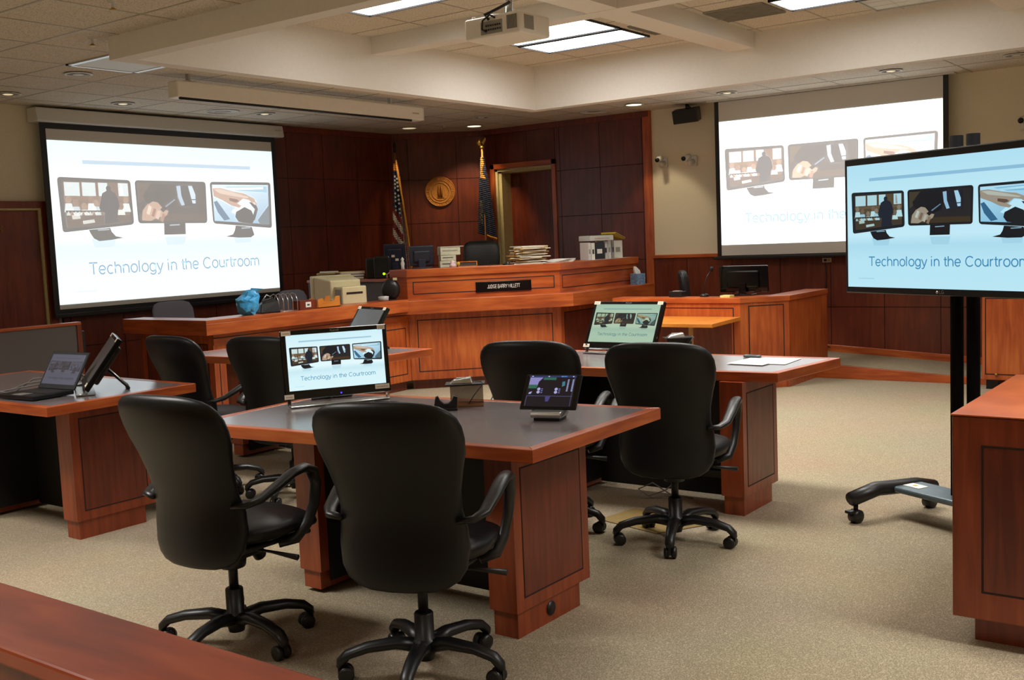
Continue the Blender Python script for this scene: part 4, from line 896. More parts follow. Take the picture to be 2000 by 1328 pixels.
# riser with microphone control, nearest table
def riser(label, lab2, x, y, rz, h=.09, dark=False):
    t = thing('acrylic_riser', label, 'riser', (x, y, TZ), rz)
    mt = black_gloss if dark else acrylic
    m = MB(); m.box((-.075, -.075, .0), (.075, .055, .006), mt); m.box((-.075, -.004, .006), (.075, .002, h), mt); m.build('body', t)
    MB().box((-.095, -.055, h), (.085, .05, h + .006), black_plastic).build('top_plate', t, bevel=.002)
    d = thing('desk_microphone', lab2, 'microphone', (x, y, TZ + h + .006), rz)
    m = MB(); m.loft([[(-.075, -.035, 0), (.03, -.035, 0), (.03, .035, 0), (-.075, .035, 0)], [(-.055, -.026, .016), (.022, -.026, .026), (.022, .026, .026), (-.055, .026, .016)]], silver, smooth=False); m.build('housing', d, bevel=.003)
    m = MB(); m.box((-.045, -.015, .018), (.0, .015, .0235), vent_grey); m.build('button', d)
    m = MB(); m.tube([(.03, 0, .006), (.07, -.02, .004), (.075, -.062, -.002), (.03, -.066, -h * .6), (.01, -.05, -h + .004)], .0022, cord_m, 6); m.build('cable', d)
riser('smoky bronze acrylic riser at the back edge of the nearest table', 'small silver microphone base on the bronze riser', 3.735, 3.03, face_dir(.60, -.80), .095)
riser('black riser on the far side of the table with loose papers', 'small silver microphone base on the black riser', 5.80, 3.02, face_dir(.60, -.80), .10, True)
# empty phone cradle
t = thing('phone_cradle', 'small black cradle with a U-shaped notch on the nearest table', 'cradle', (3.57, 3.03, TZ), face_dir(.64, -.77))
m = MB(); m.prism([(-.10, -.03), (.06, -.03), (.06, .03), (-.03, .04)], 0, .01, black_plastic); m.build('base', t, bevel=.002)
prof = [(-.045, 0), (.058, 0), (.062, .05), (.045, .055), (.036, .035), (.02, .022), (0, .022), (-.015, .035), (-.024, .055), (-.036, .05)]
m = MB(); m.prism(prof, -.02, .012, black_plastic, Matrix(((1, 0, 0, 0), (0, 0, -1, 0), (0, 1, 0, .008), (0, 0, 0, 1)))); m.build('notched_arm', t, bevel=.002)
t = MB(); t.tube([(3.62, 3.50, TZ + .004), (3.66, 3.40, TZ + .003), (3.60, 3.30, TZ + .012), (3.63, 3.2, TZ + .003), (3.60, 3.12, TZ + .003), (3.56, 3.08, TZ + .01)], .0025, cord_m, 6)
tag(t.build('cable'), 'thin black cable from the near monitor to the cradle', 'cable')

# laptop
hinge = Vector((3.185, 5.495, TZ + .012)); lz = face_dir(.06, -1)
t = thing('laptop', 'open laptop with a dim bluish screen at the left edge', 'laptop', (3.185, 5.495, TZ), lz)
# local +x right as seen from the user side; -y towards the user
MB().box((-.165, -.245, .004), (.165, 0, .026), dark_metal).build('base', t, bevel=.004)
MB().box((-.145, -.15, .0262), (.145, -.03, .0275), black_plastic).build('keyboard', t)
MB().box((-.045, -.235, .0262), (.045, -.165, .0272), grey_cord).build('touchpad', t)
T = Matrix.Translation((0, 0, .026)) @ Matrix.Rotation(-ang(31), 4, 'X')
MB().box((-.165, 0, 0), (.165, .008, .225), dark_metal, T).build('lid', t, bevel=.003)
slide('screen_picture', .30, .065, (.72, .68, 1.0), (.05, .05, .07), t, T @ Vector((0, -.001, .117)), hgt=.18, rot=(-ang(31), 0, 0), key='laptop_slide')
# cables and mouse by the laptop
m = MB()
for k in range(3):
    m.tube([(3.02 + .06 * k, 5.86 - .02 * k, TZ + .005), (3.12 + .04 * k, 5.74, TZ + .03 + .02 * k), (3.27, 5.62 - .02 * k, TZ + .05 + .015 * k), (3.33, 5.68, TZ + .03), (3.22, 5.74, TZ + .006), (3.10 + .02 * k, 5.66, TZ + .005)], .004, grey_cord, 8)
m.tube([(2.98, 6.1, TZ + .004), (3.02, 5.95, TZ + .03), (3.04, 5.75, TZ + .012), (3.1, 5.68, TZ + .01)], .004, grey_cord, 8)
tag(m.build('cable_bundle'), 'tangled grey cables beside the laptop', 'cable')
t = thing('computer_mouse', 'dark computer mouse behind the laptop lid', 'mouse', (3.62, 5.98, TZ), ang(-60))
MB().loft([[(x, w * math.cos(a), max(0, h_ * math.sin(a))) for a in [PI * k / 8 for k in range(9)]] for x, w, h_ in ((-.05, .012, .008), (-.03, .028, .022), (0, .032, .032), (.03, .028, .026), (.05, .012, .008))], black_plastic).build('shell', t)
MB().cyl((.025, -.004, .028), (.025, .004, .028), .008, grey_cord, 12).build('wheel', t)

# papers on the right table
for k, (x, y, r, lb) in enumerate(((5.56, 2.42, -4, 'white paper lying uppermost on the bright end of the right table'), (5.63, 2.34, 3, 'white paper half under the other sheet on the right table'))):
    m = MB(); m.box((-.14, -.108, 0), (.14, .108, .0015), paper)
    for j in range(4): m.box((-.11 + j * .05, -.09, .0015), (-.105 + j * .05, .07, .0018), pale_ink)
    o = m.build('paper_sheet'); o.location = (x, y, TZ + .0005 + (1 - k) * .002); o.rotation_euler = (0, 0, ang(r)); tag(o, lb, 'paper')
t = thing('remote_control', 'small grey remote lying behind the papers on the right table', 'remote', (5.76, 2.53, TZ), ang(80)); MB().box((-.05, -.02, 0), (.05, .02, .014), mat('grey_plastic', rgb(110, 122, 124), .4)).build('casing', t, bevel=.003); MB().box((-.03, -.012, .014), (.03, .012, .0155), black_plastic).build('keypad', t)

# floor things under the right table
m = MB(); m.prism([(4.60, 2.55), (4.9, 2.38), (5.0, 2.42), (4.98, 2.9), (4.7, 2.95)], .001, .004, mat('faded_yellow_tape', rgb(132, 108, 58), .9)); o = m.build('floor_tape'); tag(o, 'faded yellow tape patch on the carpet under the right chair', 'tape')
t = thing('power_strip', 'black power strip with a red light under the right table', 'power strip', (5.33, 2.60, .16), ang(90)); MB().box((-.15, -.02, -.02), (.15, .025, .02), black_plastic).build('body', t, bevel=.003)
MB().box((.05, .024, -.004), (.066, .030, .008), red_led).build('switch', t)
m = MB(); m.tube([(5.33, 2.74, .15), (5.25, 2.85, .05), (5.2, 2.93, .02), (5.18, 2.98, .06), (5.2, 2.9, .1), (5.24, 2.8, .03), (5.3, 2.7, .01)], .004, grey_cord, 8); tag(m.build('loose_cable'), 'pale looped cable hanging under the right table', 'cable')

# ================================================================== ON THE CLERK'S DESK
t = thing('crt_monitor', "bulky beige tube monitor seen from behind on the clerk's desk", 'monitor', (7.58, 7.72, .76), ang(-14)); t.scale = (1.15, 1.15, 1.36)
# local: -y = back of tube toward the camera; x right
m = MB(); m.box((-.20, .12, .03), (.20, .17, .335), beige_plastic); m.loft([[(-.19, .12, .04), (.19, .12, .04), (.19, .12, .33), (-.19, .12, .33)], [(-.15, -.10, .07), (.15, -.10, .07), (.15, -.10, .30), (-.15, -.10, .30)]], beige_plastic, smooth=False); m.build('tube_housing', t, bevel=.01)
m = MB(); m.box((-.12, -.24, .08), (.12, -.10, .255), beige_plastic); m.build('rear_box', t, bevel=.008)
m = MB(); m.box((-.08, -.243, .20), (.08, -.238, .215), groove); m.box((-.08, -.243, .11), (.0, -.238, .125), groove); m.box((-.1205, -.22, .10), (-.119, -.12, .235), vent_grey); m.build('vent', t)
m = MB(); m.box((-.13, -.12, 0), (.13, .14, .03), beige_plastic); m.build('foot', t, bevel=.006)
m = MB(); m.box((-.165, -.14, .03), (-.05, -.0, .17), beige_plastic); m.build('side_box', t, bevel=.005)
t = thing('plastic_bag', "crumpled bright blue plastic bag on the clerk's desk", 'bag', (6.08, 7.33, CT))
bm = bmesh.new(); bmesh.ops.create_icosphere(bm, subdivisions=3, radius=.10)
rn = random.Random(5)
for v in bm.verts:
    v.co.z = v.co.z * 1.15 + .10; v.co.x *= .95; v.co += Vector((rn.uniform(-1, 1), rn.uniform(-1, 1), rn.uniform(-1, 1))) * .012; v.co.z = max(.001, v.co.z)
    if v.co.z > .15: v.co.x += .03
me = bpy.data.meshes.new('bag_body'); bm.to_mesh(me); bm.free(); me.materials.append(blue_bag); o = bpy.data.objects.new('bag_body', me); C.objects.link(o); o.parent = t
m = MB(); m.loft([[(.05, -.06, .2), (.09, -.04, .2), (.09, .03, .2), (.05, .03, .2)], [(.08, -.07, .225), (.14, -.05, .22), (.13, .04, .225), (.08, .04, .23)]], blue_bag, smooth=False); m.build('bag_handle', t)
t = thing('black_bundle', 'black folded case resting against the blue bag', 'case', (6.31, 7.35, CT), ang(-12))
MB().loft([[(-.10, -.07, 0), (.10, -.07, 0), (.10, .07, 0), (-.10, .07, 0)], [(-.08, -.05, .08), (.09, -.05, .10), (.09, .05, .10), (-.07, .05, .07)], [(-.02, -.02, .12), (.06, -.02, .13), (.06, .02, .13), (-.02, .02, .12)]], black_plastic, smooth=False).build('body', t, bevel=.012); MB().tube([(-.05, 0, .10), (0, 0, .16), (.06, 0, .13)], .006, silver, 8).build('clip', t)
t = thing('wire_sorter', 'silver wire file sorter with upright loops beside the black case', 'file sorter', (6.495, 7.34, CT), ang(-8))
for k in range(5):
    m = MB(); x = -.10 + k * .05; m.tube([(x, -.07, .004), (x, -.07, .10), (x, -.045, .145), (x, 0, .16), (x, .045, .145), (x, .07, .10), (x, .07, .004)], .004, silver, 8); m.build('loop', t)
m = MB(); m.tube([(-.1, -.07, .004), (.1, -.07, .004)], .004, silver, 8); m.tube([(-.1, .07, .004), (.1, .07, .004)], .004, silver, 8); m.build('base_wire', t)
t = thing('wooden_tray', 'dark wooden card box with a small white label', 'box', (6.72, 7.31, CT), 0); MB().box((-.105, -.05, 0), (.105, .06, .085), cherry_d).build('body', t, bevel=.003)
m = MB(); m.box((-.035, -.052, .02), (.03, -.0505, .068), paper); m.box((-.018, -.0535, .035), (.012, -.052, .05), ink); m.build('label_card', t)
t = thing('desk_tray', 'tan wooden letter tray with scooped ends', 'tray', (6.95, 7.30, CT), 0)
m = MB(); m.box((-.13, -.06, 0), (.15, .08, .008), shelfw); m.build('floor_board', t)
for y in (-.06, .07):
    m = MB(); m.prism([(-.13, 0), (.15, 0), (.15, .10), (.10, .10), (.07, .06), (-.05, .05), (-.07, .09), (-.10, .09), (-.13, .075)], 0, .01, shelfw, Matrix(((1, 0, 0, 0), (0, 0, 1, y), (0, 1, 0, 0), (0, 0, 0, 1)))); m.build('side_board', t)
t = thing('glass_dish', 'small clear dish near the gap between desk and bench', 'dish', (7.78, 7.32, CT)); MB().lathe([(.04, 0), (.05, .01), (.055, .045), (.03, .05)], mat('cloudy_glass', rgb(176, 178, 176), .15), 18).build('bowl', t)
t = thing('desk_fan', 'black round backed object leaning at the left end of the bench counter', 'fan', (8.02, 7.44, .926), ang(-55))
m = MB()
for k, (y, r) in enumerate(((-.03, .07), (0, .10), (.03, .09))): pass
m.loft([[(r * math.cos(a), y, .115 + r * 1.15 * math.sin(a)) for a in [2 * PI * k / 20 for k in range(20)]] for y, r in ((-.035, .05), (-.02, .085), (.01, .095), (.03, .08))], black_plastic); m.build('housing', t)
MB().box((-.05, -.04, 0), (.05, .04, .02), black_plastic).build('base', t, bevel=.004); MB().box((.03, -.02, .21), (.07, .0, .235), beige_plastic).build('tag', t)

# ================================================================== ON THE BENCH
BT = 1.238
def flat_monitor(label, x, y, z, rz, w_, h_, mt=None, foot=True, tilt=6, front=False):
    """seen from behind; local -y towards the camera"""
    mt = mt or mat('dark_blue_grey_plastic', rgb(34, 40, 56), .4)
    t = thing('flat_monitor', label, 'monitor', (x, y, z), rz); T = Matrix.Translation((0, 0, .02)) @ Matrix.Rotation(ang(tilt), 4, 'X')
    MB().box((-w_ / 2, 0, .01), (w_ / 2, .03, h_), mt, T).build('casing', t, bevel=.008)
    MB().box((-w_ * .33, -.02, .05), (w_ * .33, .002, h_ - .05), mt, T).build('rear_housing', t, bevel=.012)
    MB().box((-w_ / 2 + .015, .0301, .025), (w_ / 2 - .015, .0315, h_ - .015), black_gloss, T).build('glass', t)
    m = MB(); m.box((-.10, -.06, 0), (.10, .08, .012), mt); m.box((-.035, -.04, .01), (.035, -.012, h_ * .45), mt); m.build('foot', t, bevel=.003)
    return t
flat_monitor('dark blue-grey monitor back between the striped flag and the pale boxes on the bench', 8.385, 7.32, BT, ang(-45), .255, .215)
t = flat_monitor('dark monitor with two small white stickers, left of the striped flag', 8.58, 7.87, 1.145, ang(-52), .23, .34)
m = MB()
for (x, z) in ((-.02, .20), (.02, .16)): m.box((x - .015, -.0235, z), (x + .02, -.0205, z + .025), sticker, Matrix.Translation((0, 0, .02)) @ Matrix.Rotation(ang(6), 4, 'X'))
m.build('sticker', t)
# speakers with green light
for (x, y, w_, h_, lb) in ((8.30, 7.80, .085, .235, 'black desktop speaker with a green light on the partition top'), (8.33, 7.98, .06, .22, 'slim black speaker behind the one with a green light')):
    t = thing('desktop_speaker', lb, 'speaker', (x, y, 1.145), ang(-55)); MB().box((-w_, -.05, 0), (w_, .06, h_), black_plastic).build('cabinet', t, bevel=.015); MB().box((-w_ + .012, -.054, .03), (w_ - .012, -.05, h_ - .02), grey_cord if w_ > 1 else black_leather).build('grille', t)
    if w_ > .07: MB().cyl((.02, -.056, .05), (.02, -.052, .05), .013, green_led, 14).build('power_light', t)
t = thing('figurine', 'small white figurine at the left end of the bench top', 'figurine', (8.22, 7.44, BT)); MB().lathe([(.02, 0), (.016, .03), (.022, .06), (.012, .09), (.018, .105), (.004, .125)], offwhite, 12).build('body', t)
t = thing('cable', 'curly red and white cable beside the speaker with the green light', 'cable', (8.22, 7.62, 1.146)); MB().tube([(.03 * math.cos(k * .9), .015 * k - .03, .035 + .03 * math.sin(k * .9)) for k in range(9)], .005, mat('pale_red_cord', rgb(200, 140, 130), .5), 6).build('coil', t)
# papers left of speakers on partition top
rn = random.Random(11)
for k in range(7):
    o = MB().box((-.13, -.10, 0), (.13, .10, .012), (paper, manila, paper, offwhite)[k % 4]).build('document_stack'); o.location = (8.30 - .006 * k, 8.62 + rn.uniform(-.06, .06), 1.146 + .0125 * k); o.rotation_euler = (0, 0, ang(35 + rn.uniform(-20, 20)))
    tag(o, 'bundle of papers in the loose pile on the partition top behind the beige monitor', 'papers', 'papers on the grey partition')
for k in range(3):
    t = thing('book', 'book in the small pile on the partition top, at the right of the loose papers', 'book', (8.28, 8.23, 1.146 + .028 * k), ang(-50 + 4 * k), 'books on the grey partition')
    MB().box((-.13, -.09, 0), (.13, .09, .026), (black_plastic, ink, manila)[k]).build('cover', t); MB().box((-.125, -.094, .004), (.125, -.089, .022), paper).build('pages', t)
# stack of pale boxes (desk machines) on the bench
for k, (w_, h_, dx, lb) in enumerate(((.085, .07, 0, 'lowest pale box in the stack beside the judge\'s chair'), (.08, .055, .0, 'middle pale box in the stack beside the judge\'s chair'), (.105, .085, .02, 'topmost pale box in the stack beside the judge\'s chair, a sheet on it'))):
    t = thing('document_box', lb, 'box', (8.56 + dx * .7, 7.12 - dx * .7, BT + (0, .071, .127)[k]), ang(-45 + 3 * k)); MB().box((-w_, -.08, 0), (w_, .09, h_), mat('pale_box_card', rgb(196, 196, 172), .7)).build('carton', t, bevel=.005)
    m = MB(); m.box((-w_ + .02, -.083, h_ * .5), (w_ - .03, -.08, h_ * .62), ink if k < 2 else vent_grey); m.build('slot', t)
o = MB().box((-.11, -.09, 0), (.13, .09, .004), paper).build('paper_sheet'); o.location = (8.585, 7.10, BT + .2125); o.rotation_euler = (0, 0, ang(-40)); tag(o, 'sheet sticking out over the topmost pale box', 'paper')
t = thing('picture_frame', 'small gold picture frame lying low on the bench before the pale boxes', 'picture frame', (8.68, 6.95, BT), ang(-45)); m = MB(); m.box((-.10, -.02, 0), (.10, 0, .008), shelfw); m.box((-.10, -.02, .047), (.10, 0, .055), shelfw); m.box((-.10, -.02, .008), (-.09, 0, .047), shelfw); m.box((.09, -.02, .008), (.10, 0, .047), shelfw); m.build('frame', t); MB().box((-.09, -.012, .008), (.09, -.004, .047), ink).build('picture', t)
t = thing('toy_figure', 'small pale toy with a yellow patch on the bench top', 'toy', (8.47, 6.98, BT)); MB().lathe([(.03, 0), (.034, .03), (.018, .045), (.024, .06), (.006, .075)], mat('pale_pink_plastic', rgb(220, 190, 190), .6), 14).build('body', t); MB().lathe([(.016, .02), (.018, .05), (.004, .056)], yellow_m, 12, None, (.045, -.04)).build('patch', t)
t = thing('bench_microphone', 'small black microphone foot on the front edge of the bench top', 'microphone', (8.90, 6.60, BT)); MB().lathe([(.05, 0), (.045, .012), (.02, .02), (.01, .03)], black_plastic, 18).build('base', t); MB().tube([(0, 0, .02), (.03, -.02, .035), (.06, -.03, .03)], .008, black_plastic, 8).build('stalk', t)
# files
rn = random.Random(4)
for k in range(16):
    m = MB(); m.box((-.165, -.115, 0), (.165, .115, .008), manila if k % 3 else paper); m.box((-.15, -.12, .002), (.16, .10, .0075), paper); o = m.build('case_file')
    sh = .0 if k < 8 else .02
    o.location = (9.165 + rn.uniform(-.05, .05) + sh, 6.50 + rn.uniform(-.05, .05) - sh * .4, BT + .0005 + .0118 * k); o.rotation_euler = (ang(rn.uniform(-.5, .5)), ang(rn.uniform(-.5, .5)), ang(-42 + rn.uniform(-24, 24)))
    tag(o, 'case file in the tall untidy pile on the bench, right of the judge\'s chair', 'file', 'case files piled on the bench')
for k in range(5):
    m = MB(); m.box((-.14, -.10, 0), (.14, .10, .006), paper if k % 2 else offwhite); o = m.build('loose_document'); o.location = (9.47 + .03 * k, 6.36, BT + .0005 + .0065 * k); o.rotation_euler = (0, 0, ang(-20 + 9 * k)); tag(o, 'loose document in the low heap between the tall file pile and the binders', 'paper', 'loose documents on the bench')
# binders standing
xb = 9.86
for k, (w_, h_, mt, lb) in enumerate(((.035, .19, offwhite, 'thin white binder standing first from the left in the bench row'), (.05, .185, paper, 'white binder with rounded top, second in the bench row'), (.16, .185, black_plastic, 'wide black binder standing in the bench row, white square on its spine'),
                                      (.055, .20, offwhite, 'white binder just right of the wide black one'), (.05, .205, offwhite, 'white binder second right of the black one'), (.04, .205, vent_grey, 'greyish binder before the last in the bench row'), (.13, .20, paper, 'broad pale binder at the right end of the bench row'))):
    t = thing('ring_binder', lb, 'binder', (xb + w_ / 2 + .06, 6.25, BT), ang(-24 + 2 * (k % 3))); MB().box((-w_ / 2 + .002, -.02, 0), (w_ / 2 - .002, .15, h_), mt).build('cover', t, bevel=.003)
    m = MB(); m.box((-w_ * .22, -.0225, h_ * .35), (w_ * .22, -.020, h_ * .62), paper if k == 2 else ink if k % 2 else vent_grey); m.build('spine_label', t); xb += w_ + .028
t = thing('ring_binder', 'white binder lying flat on top of the standing row', 'binder', (10.22, 6.30, BT + .207), ang(-20)); MB().box((-.18, -.09, 0), (.15, .12, .055), offwhite).build('cover', t, bevel=.004)
m = MB(); m.box((-.11, -.093, .018), (.09, -.09, .032), pale_ink); m.build('spine_label', t); MB().box((-.17, -.085, .055), (.14, .11, .060), mat('green_card', rgb(150, 170, 140), .7)).build('folder', t)
t = thing('legal_pad', 'yellow edged folder leaning over the right end of the binder row', 'folder', (10.42, 6.27, BT + .2255), 0); m = MB(); m.box((-.02, -.09, 0), (.20, .10, .02), yellow_m, Matrix.Rotation(ang(17), 4, 'Y')); m.box((-.02, -.092, .004), (.20, -.09, .012), ink, Matrix.Rotation(ang(17), 4, 'Y')); m.build('sheets', t); t.location.z += .045
o = MB().box((-.55, -.03, 0), (.25, .03, .002), offwhite).build('paper_strip'); o.location = (10.45, 6.195, BT + .0005); tag(o, 'long white strip of paper along the right bench edge', 'paper')
# tissue box
t = thing('tissue_box', 'blue patterned tissue box at the right end of the bench counter', 'tissue box', (10.70, 6.08, .925), ang(-20))
MB().box((-.062, -.06, 0), (.062, .06, .125), mat('blue_patterned_card', rgb(110, 140, 170), .6, var=.5, scale=60)).build('carton', t, bevel=.003)
MB().loft([[(-.04, -.02, .125), (.03, -.02, .125), (.03, .02, .125), (-.04, .02, .125)], [(-.06, -.015, .17), (.02, -.02, .16), (.015, .02, .17), (-.05, .02, .18)], [(-.055, -.005, .205), (-.02, -.01, .20), (-.02, .01, .205), (-.05, .01, .21)]], paper, smooth=False).build('tissue', t)

# witness box things
flat_monitor('black monitor seen from behind on the witness box', 9.62, 4.30, WT, ang(-90), .50, .265, black_gloss, tilt=4)
o = thing('witness_microphone', 'thin gooseneck microphone before the witness chair', 'microphone', (9.42, 4.62, WT)); MB().lathe([(.045, 0), (.04, .02), (.02, .03)], black_plastic, 16).build('base', o)
MB().tube([(0, 0, .02), (0, 0, .10), (.02, -.02, .19), (.05, -.05, .25)], .005, black_plastic, 8).build('gooseneck', o); MB().lathe([(.004, .24), (.016, .25), (.018, .275), (.008, .29)], black_leather, 12, None, (.055, -.055)).build('foam_tip', o)
t = thing('control_box', 'small black control box on the witness box, left of the chair', 'control box', (9.40, 4.90, WT)); MB().box((-.05, -.07, 0), (.05, .07, .055), black_plastic).build('casing', t, bevel=.004); MB().box((-.03, -.04, .055), (.03, .04, .06), vent_grey).build('keypad', t)
o = MB().box((-.05, -.05, 0), (.05, .05, .02), mat('pale_yellow_pad', rgb(236, 226, 140), .6)).build('note_pad'); o.location = (9.33, 4.34, WT); tag(o, 'pale yellow note pad beside the monitor foot on the witness box', 'note pad')

# ================================================================== FLAGS AND SEAL
def flag(label, x, y, h, cloth, eagle, top, bottom, fringe, zb=.15, yaw=-48, wmax=.20, label_p=None):
    t = thing('flag', label, 'flag', (x, y, zb), ang(yaw))
    MB().lathe([(.13, 0), (.13, .03), (.05, .06), (.02, .10)], brass, 20).build('floor_base', t)
    MB().cyl((0, 0, .08), (0, 0, h), .013, mat('varnished_pole', rgb(150, 96, 44), .4), 12).build('pole', t)
    if eagle:
        m = MB(); m.lathe([(.02, h), (.03, h + .02), (.014, h + .04)], brass, 12)
        m.loft([[(-.03 + .02 * math.cos(a), .015 * math.sin(a), h + .04) for a in [k * PI / 4 for k in range(8)]], [(-.035 + .035 * math.cos(a), .022 * math.sin(a), h + .08) for a in [k * PI / 4 for k in range(8)]], [(-.02 + .012 * math.cos(a), .012 * math.sin(a), h + .13) for a in [k * PI / 4 for k in range(8)]]], brass)
        m.loft([[(0, -.01, h + .08), (.02, -.01, h + .05), (.02, .01, h + .05), (0, .01, h + .08)], [(.05, -.008, h + .14), (.055, -.008, h + .11), (.055, .008, h + .11), (.05, .008, h + .14)]], brass, smooth=False); m.build('eagle_finial', t)
    else:
        MB().lathe([(.014, h), (.022, h + .02), (.012, h + .05), (.022, h + .08), (.003, h + .15)], dark_metal, 12).build('spear_finial', t)
    return t
def drape(top, bottom, wt, wb, folds=5, n=36, rows=26, sway=.0):
    """gathered cloth hanging from a pole: closed-ish pleated sheet, returns grid of points"""
    G = []
    for r in range(rows + 1):
        u = r / rows; z = top + (bottom - top) * u; w_ = wt + (wb - wt) * (u ** .8); row = []
        for k in range(n + 1):
            s = k / n; x = -w_ * .45 + w_ * s + sway * u; y = -.02 - .03 * math.sin(s * folds * 2 * PI + u * 1.2) * (.3 + u) - .02
            row.append((x, y, z - (.10 * (s - .3) * u if True else 0)))
        G.append(row)
    return G
def grid_mesh(name, G, fn, parent, solid=.003):
    m = MB(); R_ = len(G); N = len(G[0])
    for r in range(R_ - 1):
        for k in range(N - 1):
            m.add([G[r][k], G[r][k + 1], G[r + 1][k + 1], G[r + 1][k]], [(0, 1, 2, 3)], fn(r / (R_ - 1), k / (N - 1)), True)
    o = m.build(name, parent); sd = o.modifiers.new('solid', 'SOLIDIFY'); sd.thickness = solid
    return o
t = flag('striped flag with white stars and orange fringe, hanging left of the round seal', 10.30, 9.36, 2.52, None, False, 0, 0, 0)
G = drape(2.38, .85, .05, .27, 2.3, 60, 64, sway=.02)
blue = mat('deep_blue_flag_cloth', rgb(22, 30, 60), .7)
def fnA(u, s):
    if u < .05: return gold_cloth
    if s > .90: return gold_cloth
    if s < .62:
        if u + .10 * (.5 - s) < .42: return blue
        return red_cloth if int((u - .40) * 15 - s * 2.6 + 10) % 2 else white_cloth
    if u < .30: return blue
    return red_cloth if int(s * 22) % 2 else white_cloth
grid_mesh('cloth', G, fnA, t)
m = MB()
for i in range(9):
    for c_ in range(2):
        rr = int(7 + i * 2.3 + c_); kk_ = 14 + 20 * c_
        if rr > 27: continue
        p = Vector(G[rr][kk_]); R0_ = .021; pts = []
        for q in range(10):
            a = PI / 2 + q * PI / 5; rad = R0_ if q % 2 == 0 else R0_ * .45; pts.append((p.x + rad * math.cos(a), p.y - .014, p.z + rad * math.sin(a)))
        m.add(pts, [tuple(range(10))], white_cloth)
m.build('star', t)
m = MB(); m.tube([(.01, -.03, 2.42), (.03, -.05, 2.2), (.07, -.06, 1.9), (.11, -.06, 1.5), (.14, -.06, 1.1), (.15, -.06, .9)], [.012, .012, .013, .014, .015, .015], gold_cloth, 8); m.build('fringe_cord', t)
t = flag('dark blue flag with a gold eagle on its pole, right of the round seal', 11.02, 8.50, 2.53, None, True, 0, 0, 0, yaw=-60)
G = drape(2.42, 1.42, .04, .24, 1.6, 40, 40, sway=.02)
grid_mesh('cloth', G, lambda u, s: gold_cloth if (u < .26 and .1 < s < .55 + .2 * math.sin(u * 30)) else gold_cloth if (u > .955 and s > .45) else navy, t)
vs, fs = stroke_text('KENTUCKY', .12); m = MB(); Mt = Matrix.Translation((-.045, -.075, 1.86)) @ Matrix.Rotation(PI / 2, 4, 'X') @ Matrix.Rotation(-PI / 2, 4, 'Z')
m.add([(v[0] * .30, v[1] * .22, 0) for v in vs], fs, mat('dull_gold_print', rgb(120, 110, 60), .7), M=Mt); m.build('lettering', t)
# seal on the diagonal wall
dx, dy = (P2[0] - P1[0]) / lf, (P2[1] - P1[1]) / lf
t = thing('wall_seal', 'round gilded relief seal on the wood wall between the flags', 'seal', (11.014 - .025, 9.227 - .02, 2.172), math.atan2(dy, dx))
Mw = Matrix.Rotation(PI / 2, 4, 'X')
MB().lathe([(.198, 0), (.200, .012), (.192, .026), (.180, .022), (.165, .022), (.150, .020)], seal_m, 48, Mw).build('disc', t)
m = MB()
for r_ in (.192, .148, .115): m.tube([(r_ * math.cos(a), -.026, r_ * math.sin(a)) for a in [2 * PI * k / 40 for k in range(40)]], .0045, seal_m, 6, closed=True)
m.build('ring_moulding', t)
m = MB()
for k in range(34):
    a = 2 * PI * k / 34; Ml = Matrix.Translation((.170 * math.cos(a), -.022, .170 * math.sin(a))) @ Matrix.Rotation(-a, 4, 'Y'); m.box((-.011, -.006, -.004), (.011, 0, .004), seal_d if k % 3 else seal_m, Ml)
m.build('raised_lettering', t)
m = MB(); m.tube([(-.016, -.03, -.07), (-.02, -.03, .0), (-.014, -.03, .05), (-.014, -.03, .075)], [.013, .014, .011, .008], seal_d, 8); m.tube([(.016, -.03, -.07), (.02, -.03, .0), (.014, -.03, .05), (.014, -.03, .075)], [.013, .014, .011, .008], seal_d, 8); m.tube([(-.018, -.03, .03), (.018, -.03, .03)], .006, seal_d, 6)
m.box((-.05, -.028, -.085), (.05, -.02, -.072), seal_d); m.build('relief_figures', t)

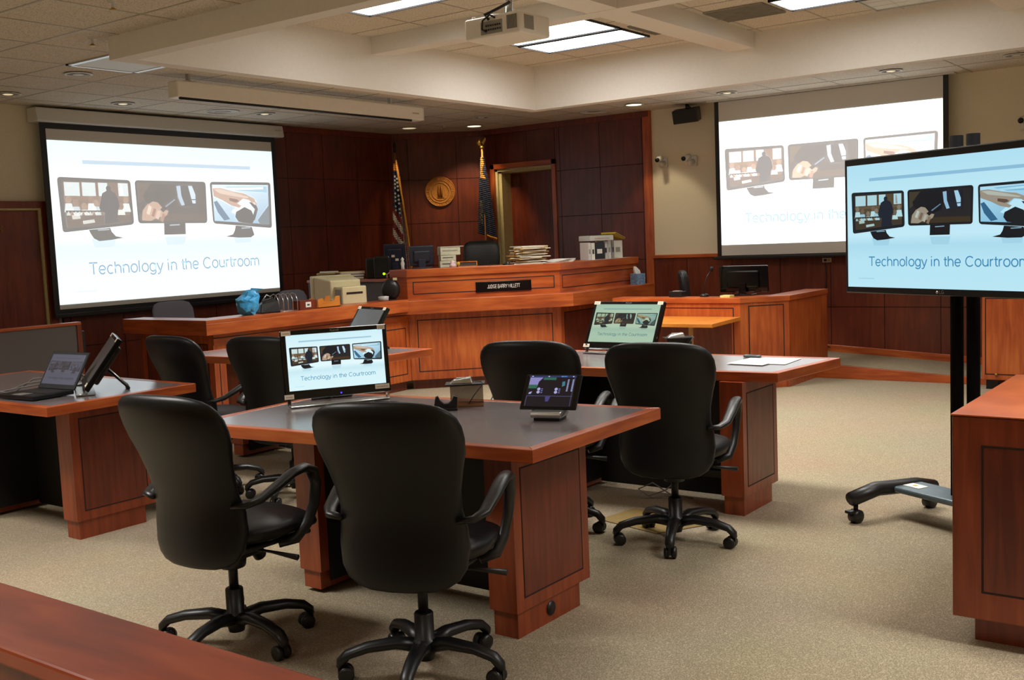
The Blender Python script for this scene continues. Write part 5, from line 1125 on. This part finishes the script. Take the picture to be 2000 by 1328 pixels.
# ================================================================== RIGHT WALL THINGS
t = thing('wall_speaker', 'black wall speaker tilted down, left of the right projection screen', 'speaker', (11.14, 5.63, 2.82), ang(-78))
m = MB(); T = Matrix.Rotation(ang(14), 4, 'X') @ Matrix.Rotation(ang(-3), 4, 'Y'); m.box((-.145, -.08, -.075), (.145, .09, .075), black_plastic, T); m.build('cabinet', t, bevel=.008); m = MB(); m.box((-.135, -.085, -.068), (.135, -.08, .068), black_leather, T); m.build('grille', t)
m = MB(); m.cyl((0, 0, .06), (0, 0, .13), .012, black_plastic, 10); m.tube([(0, .02, .12), (0, .2, .10)], .012, black_plastic, 8); m.build('bracket', t)
def cctv(label, y, z, yaw, x=11.27):
    t = thing('security_camera', label, 'camera', (x, y, z), ang(yaw))
    MB().box((-.045, .05, -.06), (.045, .075, .05), offwhite).build('wall_plate', t, bevel=.004)
    m = MB(); m.tube([(0, .05, -.01), (0, -.02, -.035), (0, -.05, -.005)], [.03, .03, .018], offwhite, 12); m.build('bracket', t)
    m = MB(); m.tube([(0, -.02, .05), (0, -.075, .035), (0, -.13, .02)], [.028, .032, .030], offwhite, 14); m.build('housing', t); m = MB(); m.cyl((0, -.13, .02), (0, -.148, .015), .026, lens_m, 14); m.build('lens', t)
cctv('white security camera nearer the wood panelling edge', 6.03, 2.33, -85); cctv('white security camera between the first camera and the right screen', 5.66, 2.32, -98)
cctv('dark security camera just above the television top edge', 2.13, 2.40, -90)
t = thing('wall_outlet', 'small metal outlet plate under the right projection screen with a cable hanging from it', 'outlet', (11.315, 4.085, 1.135)); MB().box((-.012, -.05, -.025), (0, .05, .025), silver).build('plate', t, bevel=.003)
m = MB(); m.box((-.02, .0, -.015), (-.012, .03, .012), black_plastic); m.box((-.02, -.035, -.015), (-.012, -.01, .012), brass); m.build('socket', t)
m = MB(); m.tube([(11.295, 4.10, 1.11), (11.30, 4.09, .95), (11.305, 4.11, .75), (11.30, 4.15, .55), (11.30, 4.20, .40), (11.30, 4.20, .30), (11.29, 4.13, .21), (11.28, 4.05, .19)], .006, cord_m, 8); tag(m.build('hanging_cable'), 'thin dark cable hanging down the wainscot from the outlet', 'cable')
